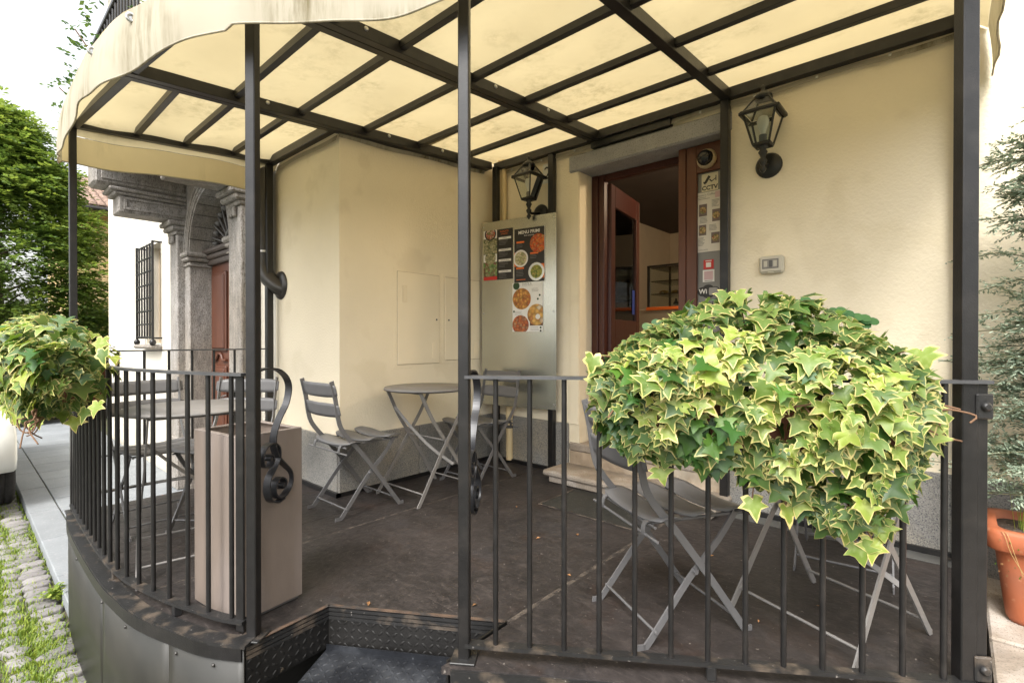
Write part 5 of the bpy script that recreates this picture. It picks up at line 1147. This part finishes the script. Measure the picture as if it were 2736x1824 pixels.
for i in range(14):
    q = Vector((random.uniform(-3.6, -2.6), .22, .80)); pts = [q]
    for k in range(4): q = q + Vector((random.uniform(-.08, .08), random.uniform(-.04, .03), -random.uniform(0, .05))); pts.append(q)
    m_.tube(catmull(pts, 3), .0028, 5)
tag(W(m_, 'stems', STEM, ivL), kind='stuff')
# ================================================================== evergreen tree
CONA = leafmat('evergreen_leaf', (.125, .205, .045), (.24, .34, .05), .65, True, .6, .42)
CONB = leafmat('balcony_leaf', (.05, .10, .025), (.10, .2, .03), .4, True, .5, .3)
BARK = mat('bark', (.10, .07, .05), .95, var=.3, vscale=10, bump=1, bscale=20)
def sprays(P, D, size, nleaf, wd, droop=.3):
    """P positions, D outward directions; returns flat leaf quads arranged along each spray"""
    n = len(P); P = np.repeat(P, nleaf, 0); D = np.repeat(D, nleaf, 0); S_ = np.repeat(size, nleaf)
    f = np.tile(np.arange(nleaf) / nleaf, n); N_ = len(P)
    up = np.array([0, 0, 1.0]); sd_ = np.cross(D, up); sd_ /= np.linalg.norm(sd_, axis=1)[:, None] + 1e-6
    base = P + D * (f * S_)[:, None] - up * (droop * f * f * S_)[:, None]
    sg = np.where(np.arange(N_) % 2 == 0, 1, -1)[:, None]
    ld = D * .7 + sd_ * sg * rng.uniform(.5, 1.1, (N_, 1)) + rng.normal(0, .22, (N_, 3)) - up * .15; ld /= np.linalg.norm(ld, axis=1)[:, None]
    ll = (S_ * rng.uniform(.28, .5, N_) * (1 - .5 * f))[:, None]; wv = np.cross(ld, up + rng.normal(0, .3, (N_, 3))); wv /= np.linalg.norm(wv, axis=1)[:, None] + 1e-6; wv = wv * wd
    a = base; b = base + ld * ll * .5 + wv; c = base + ld * ll; d = base + ld * ll * .5 - wv
    V = np.stack([a, b, c, d], 1).reshape(-1, 3); i = np.arange(N_) * 4
    return V, [(q, q + 1, q + 2, q + 3) for q in i.tolist()], N_
def evergreen(label, base, h, rad, nsp, z_lo, seed, group=None):
    r_ = np.random.default_rng(seed); t = thing('evergreen_tree', label, 'tree', base, 0, group)
    m_ = MB(); m_.tube(catmull([(0, 0, 0), (.05, .03, h * .3), (-.04, .02, h * .65), (0, 0, h * .95)], 4), [.22 * (1 - .93 * k / 12) for k in range(13)], 9)
    limbs = []
    for k in range(34):
        z = z_lo + (h * .95 - z_lo) * (k / 34); a = k * 2.4; L = rad * (1 - (z / h) ** 2.2) * r_.uniform(.7, 1); e = Vector((math.cos(a) * L, math.sin(a) * L, z + L * .25)); limbs.append((z, a, L))
        m_.tube(catmull([(0, 0, z), (math.cos(a) * L * .5, math.sin(a) * L * .5, z + L * .22), e], 3), [.032 * (1 - .14 * j) for j in range(7)], 6)
    m_.obj('trunk', BARK, t)
    # clumps on the crown surface
    ncl = 220; V_ = []; F_ = []; R_ = []; off = 0
    per = nsp // ncl
    for c in range(ncl):
        a = r_.uniform(0, 2 * np.pi); u_ = r_.uniform(0, 1) ** .8; z = z_lo + (h - z_lo) * u_
        rr = rad * (1 - ((z - z_lo) / (h - z_lo)) ** 2.0 * .92) * r_.uniform(.62, 1.02) * (.72 + .28 * min(1, (z - z_lo) / .8))
        cc = np.array([math.cos(a) * rr, math.sin(a) * rr, z]); cr = r_.uniform(.35, .68)
        d = r_.normal(0, 1, (per, 3)); d /= np.linalg.norm(d, axis=1)[:, None]; pos = cc + d * cr * r_.uniform(.3, 1, (per, 1)) * np.array([1, 1, .62])
        D = d * .8 + np.array([math.cos(a), math.sin(a), .15]) * .9; D /= np.linalg.norm(D, axis=1)[:, None]
        V, F, n_ = sprays(pos, D, r_.uniform(.26, .46, per), 10, .034, .35)
        V_.append(V); F_ += [tuple(q + off for q in f) for f in F]; off += len(V); R_.append(np.full(len(V), r_.uniform(.15, .85)) + np.repeat(r_.normal(0, .12, n_), 4))
    W2 = meshraw('crown', np.concatenate(V_), F_, CONA, np.clip(np.concatenate(R_), 0, 1)); link('crown', W2, t)
    return t
evergreen('dense dark evergreen tree in front of the ochre house', (-16.4, .62, GZ), 6.8, 2.35, 11000, .9, 3)
# ---- plants on the balcony
bp = thing('balcony_shrub', 'leafy green shrub growing through the balcony railing', 'plant', (-5.5, .95, 2.98))
n = 70; pos = np.stack([rng.uniform(-6.6, -4.5, n), rng.uniform(.72, 1.1, n), rng.uniform(3.2, 4.05, n)], 1); pos[:22, 0] = rng.uniform(-6.95, -6.35, 22); pos[:22, 1] = rng.uniform(.66, .9, 22); pos[:22, 2] = rng.uniform(2.9, 3.9, 22)
D = rng.normal(0, 1, (n, 3)); D[:, 1] -= .3; D /= np.linalg.norm(D, axis=1)[:, None]
V, F, k_ = sprays(pos, D, rng.uniform(.10, .20, n), 6, .018, .3); tag(W(meshraw('foliage', V, F, CONB, np.repeat(rng.random(k_), 4)), 'foliage', None, bp), kind='stuff')
m_ = MB()
for i in range(14):
    p = Vector(pos[i * 5]); m_.tube(catmull([(p.x + .2, 1.05, 3.0), ((p.x + .1), 1.0, (3.0 + p.z) / 2), tuple(p)], 3), .006, 5)
tag(W(m_, 'stems', STEM, bp), kind='stuff')
# ================================================================== terracotta planter with feathery shrub
pt = thing('terracotta_planter', 'orange terracotta planter box on the stone landing beside the terrace', 'planter', (.37, 2.92, -.05))
def rrect(hx, hy, r_, n=5):
    o = []
    for (sx, sy, a0) in ((1, 1, 0), (-1, 1, 90), (-1, -1, 180), (1, -1, 270)):
        for k in range(n + 1): a = R(a0 + 90 * k / n); o.append((sx * (hx - r_) + r_ * math.cos(a), sy * (hy - r_) + r_ * math.sin(a)))
    return o
levels = [(.205, .125, 0), (.215, .135, .02), (.245, .155, .27), (.248, .158, .29), (.268, .178, .292), (.275, .185, .30), (.275, .185, .36), (.268, .178, .375), (.240, .150, .375), (.232, .142, .33)]
vs, fs = [], []; nn = 24
for (hx, hy, z) in levels: vs += [(x, y, z) for x, y in rrect(hx, hy, .05)]
for i in range(len(levels) - 1):
    for j in range(nn): fs.append((i * nn + j, i * nn + (j + 1) % nn, (i + 1) * nn + (j + 1) % nn, (i + 1) * nn + j))
fs.append(tuple(range(nn - 1, -1, -1)))
m_ = MB(); m_.add(vs, fs, 0, True); m_.obj('box', TERRA, pt)
m_ = MB(); m_.prism(rrect(.236, .146, .05), .30, .345); m_.obj('soil', SOIL, pt)
FEA = leafmat('feather_needle', (.26, .32, .235), (.24, .31, .19), .35, True, .6, .25)
sh = thing('feathery_shrub', 'feathery grey green shrub growing in the terracotta planter', 'plant', (.33, 2.94, .29))
m_ = MB(); Pn, Dn = [], []
for i in range(210):
    z = random.uniform(.10, 1.65); a = random.uniform(0, 6.283); L = random.uniform(.12, .34) * (1 - .45 * (z / 1.65)) + .05
    s0 = Vector((random.uniform(-.06, .06), random.uniform(-.04, .04), z)); e = s0 + Vector((math.cos(a) * L * 1.15, math.sin(a) * L * .55, L * random.uniform(-.15, .35)))
    mid = s0.lerp(e, .5) + Z * .03; m_.tube([s0, mid, e], .0022, 4)
    for k in range(7):
        p = s0.lerp(mid, k / 3.5) if k < 3.5 else mid.lerp(e, (k - 3.5) / 3.5)
        for q in range(4):
            Pn.append(tuple(p + Vector((random.uniform(-.012, .012), random.uniform(-.012, .012), random.uniform(-.012, .012))))); d = (e - s0).normalized() * .5 + Vector((random.gauss(0, 1), random.gauss(0, 1), random.gauss(0, .7))) * .5; Dn.append(tuple(d.normalized()))
for k in range(5): m_.tube(catmull([(random.uniform(-.05, .05), random.uniform(-.03, .03), 0), (random.uniform(-.05, .05), random.uniform(-.03, .03), .8), (random.uniform(-.05, .05), random.uniform(-.03, .03), 1.75)], 4), .006, 5)
tag(m_.obj('stems', mat('shrub_stem', (.14, .13, .07), .8), sh), kind='stuff')
V, F, k_ = sprays(np.array(Pn), np.array(Dn), rng.uniform(.05, .09, len(Pn)), 11, .0042, .1)
link('foliage', meshraw('foliage', V, F, FEA, np.repeat(rng.random(k_), 4)), sh)
tag(sh.children[-1], kind='stuff')
# trailing dry sprig over the rim and grass stalks
m_ = MB()
for i in range(7):
    x = -.26 + random.uniform(0, .3); m_.tube(catmull([(x, -.15, .36), (x + .02, -.19, .37), (x + .04, -.2, .30), (x + .07 + random.uniform(-.03, .05), -.2, .22)], 3), .0012, 4)
m_.obj('trailing_stem', mat('dry_stem', (.38, .26, .10), .8), pt)
for i in range(60):
    m_ = MB(); x, z = -.26 + random.uniform(0, .36), random.uniform(.20, .34); s_ = random.uniform(.004, .008); m_.add([(x, -.19, z), (x + s_, -.194, z + s_ * .5), (x + s_ * .4, -.192, z + s_ * 1.6)], [(0, 1, 2)]); m_.obj('trailing_leaf', DIRTLEAF if i % 3 else IV_D, pt)
V, F = blades([(.42 - .24 + random.uniform(0, .06), 3.0 - .1 + random.uniform(-.03, .05), .28) for i in range(9)], .15, .42, .25, .0018); W(meshraw('stalks', V, F, GRASS, np.repeat(rng.random(9), 5)), 'stalks', None, sh)
# weeds at the foot of the skirt
for (px, py) in ((165, 1595), (140, 1600)):
    P = onz(px, py, GZ); wd_ = thing('weed', 'leafy green weed ' + ('touching the terrace skirt at the kerb' if px == 165 else 'in the grass a hand away from the skirt'), 'plant', tuple(P), 0, 'weeds by the skirt')
    n = 26; pos = np.stack([rng.normal(0, .03, n), rng.normal(0, .025, n), rng.uniform(.0, .05, n)], 1); D = rng.normal(0, 1, (n, 3)); D[:, 2] = abs(D[:, 2]) + .5; D /= np.linalg.norm(D, axis=1)[:, None]
    V, F, k_ = sprays(pos, D, rng.uniform(.05, .10, n), 5, .011, .3); link('foliage', meshraw('foliage', V, F, GRASS, np.repeat(rng.random(k_), 4)), wd_)
# ================================================================== menu board and posters
BL = ony(1287, 800, 3.085); BR = ony(1486, 800, 3.205); BL.z = BR.z = 0
bu = (BR - BL).normalized(); bnn = Vector((bu.y, -bu.x, 0)); bw = (BR - BL).length
zt = (onplane(1287, 598, BL, bnn).z + onplane(1485, 566, BL, bnn).z) / 2; zb = (onplane(1287, 1078, BL, bnn).z + onplane(1485, 1096, BL, bnn).z) / 2
bo = thing('menu_board', 'tall galvanised steel sheet fixed between two posts left of the door', 'board', tuple((BL + BR) / 2 + Z * zb))
m_ = MB(); m_.bar(BL - bnn * .003 + Z * ((zt + zb) / 2), BR - bnn * .003 + Z * ((zt + zb) / 2), zt - zb, .004, bnn, 0, .001); W(m_, 'sheet', GALV, bo)
for f in (.03, .97):
    for z in (zt - .04, (zt + zb) / 2, zb + .04):
        m_ = MB(); p = BL.lerp(BR, f) + Z * z; m_.lathe([(.006, -.002), (.006, .002), (.003, .004)], p, 8, 0, bnn.to_track_quat('Z', 'Y').to_matrix()); W(m_, 'screw', STEEL, bo)
class Sheet:
    """flat printed paper: local x right, y up, n towards viewer"""
    def __init__(s, name, label, cat, TL, ux, n, w_, h, m, group=None):
        s.O = TL; s.ux = ux; s.n = n; s.w = w_; s.h = h; s.k = 0
        s.t = thing(name, label, cat, tuple(TL - Z * h), 0, group); mb = MB(); mb.add([TL + n * .002, TL + ux * w_ + n * .002, TL + ux * w_ - Z * h + n * .002, TL - Z * h + n * .002, TL + n * .0005, TL + ux * w_ + n * .0005, TL + ux * w_ - Z * h + n * .0005, TL - Z * h + n * .0005], [(3, 2, 1, 0), (4, 5, 6, 7), (0, 1, 5, 4), (1, 2, 6, 5), (2, 3, 7, 6), (3, 0, 4, 7)]); W(mb, 'paper', m, s.t)
    def P(s, x, y, d): return s.O + s.ux * (x * s.w) - Z * (y * s.h) + s.n * (.002 + d)
    def rect(s, x0, y0, x1, y1, m, name='print_block', d=.0006):
        s.k += 1; d += s.k * 2e-6; mb = MB(); mb.add([s.P(x0, y1, d), s.P(x1, y1, d), s.P(x1, y0, d), s.P(x0, y0, d)], [(0, 1, 2, 3)]); return W(mb, name, m, s.t)
    def disc(s, cx, cy, r, m, name='dish_print', d=.001, clip=(0, 1), n=28):
        s.k += 1; d += s.k * 2e-6; pts = []
        for i in range(n):
            a = 2 * math.pi * i / n; x = min(clip[1], max(clip[0], cx + r * math.cos(a))); y = min(1, max(0, cy + r * math.sin(a) * s.w / s.h)); pts.append(s.P(x, y, d))
        mb = MB(); mb.add(pts, [tuple(range(n))]); return W(mb, name, m, s.t)
    def lines(s, x0, y0, x1, n, dy, m, th=.006, seed=0):
        r_ = random.Random(seed)
        for i in range(n): s.rect(x0, y0 + i * dy, x0 + (x1 - x0) * r_.uniform(.6, 1), y0 + i * dy + th, m, 'text_line', .0012)
    def text(s, txt, size, x, y, m, bold=0.0, align='CENTER'):
        M = Matrix((s.ux, Z, s.n)).transposed().to_4x4(); M.translation = s.P(x, y, .0016); o = textmesh(txt, size, M, m, 'lettering', s.t, align, bold); o.location = -absloc(s.t); return o
def bp_(px, py): return onplane(px, py, BL, bnn) + bnn * .001
def mk(name, label, tl, tr, bl, m, group='food menus taped to the steel sheet'):
    a, b, c = bp_(*tl), bp_(*tr), bp_(*bl); return Sheet(name, label, 'poster', a, bu, bnn, (b - a).dot(bu), a.z - c.z, m, group)
dark = mat('menu_dark', (.020, .017, .016), .45)
s1 = mk('menu_poster', 'dark salad menu with four food photos down its left side', (1293, 619), (1370, 614), (1294, 750), dark)
for (y0, y1, m) in ((0, .165, F_CAP), (.168, .47, F_SAL), (.474, .64, F_SAL), (.644, 1, F_SA2)): s1.rect(0, y0, .47, y1, PAPERW if m is F_CAP else m, 'photo_print')
s1.disc(.24, .07, .20, INK); s1.disc(.24, .07, .16, F_CAP); s1.rect(.0, .48, .47, .636, PAPERW, 'photo_print'); s1.disc(.24, .555, .19, F_SAL); s1.rect(0, .93, .47, 1, INKR, 'photo_print')
s1.text('INSALATE', .020, .72, .05, INKO); s1.text('E PIATTI', .018, .72, .10, INKO)
for i, (y, tx) in enumerate(((.16, 'CAPRESE'), (.395, 'CAESAR SALAD'), (.60, 'INSALATA MISTA'), (.82, 'INSALATONA'))):
    s1.rect(.53, y, .95, y + .045, INKW); s1.text(tx, .0105, .74, y + .022, INK); s1.lines(.54, y + .065, .86, 4, .027, INKG, .008, i)
s2 = mk('menu_poster', 'dark first courses menu headed MENU PRIMI with three round dishes', (1374.5, 614), (1455, 606), (1368, 756), dark)
s2.rect(-.012, 0, .0, 1, INKW); s2.rect(1, 0, 1.012, 1, INKW)
s2.text('MENU PRIMI', .038, .50, .075, INKW, .0008); s2.text('first courses', .019, .50, .135, INKW)
s2.rect(.62, .165, 1, .43, INKO); s2.disc(.80, .30, .27, F_RED, clip=(0, 1)); s2.rect(0, .44, .2, .70, INKO)
s2.disc(.22, .555, .25, INKW, clip=(0, 1)); s2.disc(.22, .555, .20, F_CRE, clip=(0, 1)); s2.rect(.72, .68, 1, .94, INKO); s2.disc(.74, .82, .26, GALV, clip=(0, 1)); s2.disc(.74, .82, .19, F_GRN, clip=(0, 1))
for (x, y, k) in ((.08, .235, 3), (.54, .46, 3), (.07, .72, 5)): s2.rect(x, y, x + .26, y + .032, INKO); s2.lines(x, y + .045, x + .26, k, .028, INKG, .008, k)
s2.rect(.08, .945, .38, .957, INKO)
s3 = mk('menu_poster', 'white snack menu with fried food plates below the dark menus', (1370, 757), (1451, 752), (1368, 886), PAPERW)
s3.text('SNACK &', .022, .48, .028, INKG); s3.text('F O O D  M E N U', .012, .5, .065, INKG)
s3.disc(.13, .06, .11, mat('basil', (.03, .07, .025), .6)); s3.disc(.31, .33, .305, F_FRY); s3.disc(.80, .66, .30, F_BUN, clip=(0, 1)); s3.disc(.84, .70, .075, INKW); s3.disc(.27, .86, .275, F_WNG)
s3.rect(.58, .80, 1, .88, mat('choc', (.12, .05, .025), .5))
s3.lines(.64, .13, .92, 3, .028, INKG, .006, 3); s3.lines(.08, .585, .42, 3, .03, INKG, .006, 4); s3.lines(.60, .91, .9, 3, .03, INKG, .006, 5)
for (x, y) in ((.9, .27), (.84, .345), (.05, .585), (.93, .92)): s3.disc(x, y, .03, MATS['basil'])
s3.disc(.93, .985, .03, INK)
# ---- side panel: CCTV plate, sheet of sandwiches, small stickers, wifi mark
SN = Vector((0, -1, 0)); SU = Vector((1, 0, 0)); SO = Vector((0, SY + .009, 0))
def sp(px, py): return onplane(px, py, SO, SN)
def mks(name, label, cat, x0, y0, x1, y1, m):
    a, b, c = sp(x0, y0), sp(x1, y0), sp(x0, y1); return Sheet(name, label, cat, a, SU, SN, (b - a).dot(SU), a.z - c.z, m)
cc = mks('cctv_sign', 'cream CCTV sign with a black camera symbol on the side glass', 'sign', 1875, 466, 1919, 516, mat('sign_cream', (.66, .60, .44), .5))
cc.text('CCTV', .040, .5, .80, INK, .0012); cc.rect(0, 0, 1, .02, INK); cc.rect(0, .98, 1, 1, INK)
def quad(sh_, pts, m): sh_.k += 1; mb = MB(); mb.add([sh_.P(x, y, .0012 + sh_.k * 2e-6) for x, y in pts], [tuple(range(len(pts)))]); W(mb, 'symbol', m, sh_.t)
quad(cc, [(.16, .48), (.42, .14), (.56, .22), (.30, .55)], INK); quad(cc, [(.13, .42), (.27, .54), (.22, .60), (.10, .50)], INK); quad(cc, [(.46, .38), (.52, .34), (.64, .46), (.60, .51)], INK); quad(cc, [(.60, .46), (.88, .32), (.89, .36), (.62, .51)], INK); quad(cc, [(.85, .20), (.90, .20), (.90, .48), (.85, .48)], INK)
sw_ = mks('sandwich_sheet', 'cream sheet of sandwich photos and small text on the side glass', 'poster', 1861, 518, 1924, 676, PAPER)
sw_.text("Saluzzo's Coffee", .020, .40, .05, INKG); sw_.lines(.08, .085, .6, 2, .025, INKG, .007, 1)
for (x0, y0, x1, y1) in ((.12, .20, .46, .40), (.68, .31, 1, .51), (.12, .545, .43, .72), (.64, .69, .99, .87)): sw_.rect(x0, y0, x1, y1, mat('photo_ground', (.16, .12, .11), .5) if 'photo_ground' not in MATS else MATS['photo_ground'], 'photo_print'); sw_.disc((x0 + x1) / 2, (y0 + y1) / 2, .15, F_SND)
for (x, y, k) in ((.66, .15, 6), (.15, .42, 5), (.55, .56, 5), (.08, .755, 7)): sw_.lines(x, y, x + .34, k, .021, INKG, .007, k)
sw_.text('DOVE SIAMO', .011, .3, .965, INKG); sw_.rect(.8, .02, 1, .12, mat('pink_print', (.6, .42, .45), .6), 'print_block')
rs = mks('red_sticker', 'small red sticker with a white square on the side glass', 'sticker', 1880, 695, 1907, 720, INKR); rs.rect(.25, .3, .75, .8, INKW); rs.rect(.2, .08, .8, .18, INKW)
ws = mks('white_sticker', 'small pale card taped below the red sticker on the side glass', 'sticker', 1878, 722, 1909, 754, PAPERW); ws.rect(.12, .12, .88, .82, MATS['pink_print']); ws.rect(.15, .88, .85, .93, INKG)
wf = mks('wifi_sticker', 'black and grey Wi Fi zone transfer low on the side glass', 'sticker', 1862, 757, 1924, 822, STICKG)
wf.disc(.5, .36, .30, INK); pill = []
wf.k += 1; mb = MB(); pts = [wf.P(.24 + .20 * math.cos(a), .36 + .20 * math.sin(a) * wf.w / wf.h, .0014) for a in np.linspace(math.pi / 2, 1.5 * math.pi, 10)] + [wf.P(.80 + .20 * math.cos(a), .36 + .20 * math.sin(a) * wf.w / wf.h, .0014) for a in np.linspace(-math.pi / 2, math.pi / 2, 10)]; mb.add(pts, [tuple(range(20))]); W(mb, 'symbol', INK, wf.t)
wf.k += 1; mb = MB(); pts = [wf.P(.56 + .03 * math.cos(a), .36 + .16 * math.sin(a) * wf.w / wf.h, .0017) for a in np.linspace(math.pi / 2, 1.5 * math.pi, 8)] + [wf.P(.80 + .16 * math.cos(a), .36 + .16 * math.sin(a) * wf.w / wf.h, .0017) for a in np.linspace(-math.pi / 2, math.pi / 2, 10)]; mb.add(pts, [tuple(range(18))]); W(mb, 'symbol', mat('wifi_grey', (.34, .33, .32), .5), wf.t)
wf.text('Wi', .044, .28, .36, INKW, .0012); wf.text('Fi', .044, .73, .36, INK, .0012); wf.text('ZONE', .040, .5, .88, INK, .001)
# ---- house number plate
P = ony(1449, 435, WY); hp = Sheet('house_number_plate', 'white house number plate reading 2 above the lantern', 'sign', Vector((-2.578, WY - .003, 2.53)), SU, SN, .10, .16, WHITEP); hp.text('2', .15, .5, .52, INK)
# ================================================================== inside the cafe
glow = bpy.data.materials.new('lamp_glow'); glow.use_nodes = True; glow.node_tree.nodes['Principled BSDF'].inputs['Emission Color'].default_value = (1, .8, .55, 1); glow.node_tree.nodes['Principled BSDF'].inputs['Emission Strength'].default_value = 4
dcse = thing('display_case', 'glass pastry display case on a pale counter inside the cafe', 'display case', (-2.1, 5.3, .25))
m_ = MB(); m_.bb(-2.75, -1.0, 5.0, 5.7, .25, 1.40, 0, .01); W(m_, 'counter', mat('counter_paint', (.34, .29, .22), .5), dcse)
m_ = MB(); m_.bb(-2.50, -1.0, 4.985, 5.03, 1.385, 1.42, 0, .004); W(m_, 'orange_edge', INKO, dcse)
for z in (1.56, 1.70, 1.845): m_ = MB(); m_.bb(-2.49, -1.02, 5.08, 5.6, z, z + .008); W(m_, 'glass_shelf', GLASS, dcse)
m_ = MB(); m_.bb(-2.52, -2.50, 5.05, 5.08, 1.40, 1.87); m_.bb(-2.52, -1.0, 5.05, 5.075, 1.855, 1.875); m_.bb(-2.52, -2.50, 5.6, 5.62, 1.40, 1.87); W(m_, 'case_frame', BLACK, dcse)
m_ = MB(); m_.bb(-2.49, -1.0, 5.055, 5.06, 1.42, 1.85); W(m_, 'front_glass', GLASS, dcse)
for i, (x, y, z) in enumerate(((-2.3, 5.3, 1.401), (-1.95, 5.3, 1.401), (-2.25, 5.35, 1.569), (-2.02, 5.3, 1.569), (-1.75, 5.3, 1.569), (-1.7, 5.3, 1.401))):
    b_ = thing('bottle', 'small dark bottle standing on a shelf of the display case', 'bottle', (x, y, z), 0, 'bottles in the display case'); m_ = MB(); m_.lathe([(.03, 0), (.032, .01), (.032, .07), (.012, .10), (.012, .125)], (0, 0, 0), 10); m_.obj('glass', INK, b_); m_ = MB(); m_.lathe([(.0325, .02), (.0325, .06)], (0, 0, 0), 10); m_.obj('bottle_label', PAPER, b_)
for i in range(7):
    pz = thing('pastry', 'small golden pastry lying on a glass shelf of the display case', 'pastry', (-2.38 + i * .115, 5.16 + .05 * (i % 2), 1.569 if i < 4 else 1.709), i * .7, 'pastries in the display case')
    m_ = MB(); m_.lathe([(.030, 0), (.042, .012), (.038, .030), (.0, .042)], (0, 0, 0), 10); m_.v = [(x * 1.25, y * .8, z) for x, y, z in m_.v]; m_.obj('crust', F_BUN, pz)
ct = thing('cake_tray', 'white ornament on a tray standing on top of the display case', 'ornament', (-2.05, 5.3, 1.876)); m_ = MB(); m_.lathe([(.14, 0), (.16, .015), (.15, .02), (.0, .02)], (0, 0, 0), 20); m_.obj('tray', WHITEP, ct); m_ = MB(); m_.lathe([(.05, .02), (.06, .05), (.03, .10), (.045, .14), (.0, .18)], (0, 0, 0), 12); m_.obj('figure', WHITEP, ct)
scn = thing('wall_screen', 'dark screen mounted high on the back wall inside the cafe', 'screen', (-1.9, 7.55, 1.95)); m_ = MB(); m_.box((0, 0, 0), (1.3, .06, .55), None, 0, .01); m_.obj('bezel', BLACK, scn); m_ = MB(); m_.box((0, -.033, 0), (1.24, .005, .49), None); m_.obj('panel', INDARK, scn)

cl_ = thing('ceiling_lamp', 'round lit ceiling lamp inside the cafe above the display case', 'lamp', (-.95, 4.5, 2.745))
m_ = MB(); m_.lathe([(.16, 0), (.16, -.03), (.12, -.05), (.0, -.055)], (0, 0, 0), 24); m_.obj('diffuser', glow, cl_)
ld = bpy.data.lights.new('lamp_light', 'POINT'); ld.energy = 24; ld.color = (1, .78, .52); ld.shadow_soft_size = .12; lo = bpy.data.objects.new('lamp_light', ld); C.objects.link(lo); lo.parent = cl_; lo.location = (0, 0, -.14)
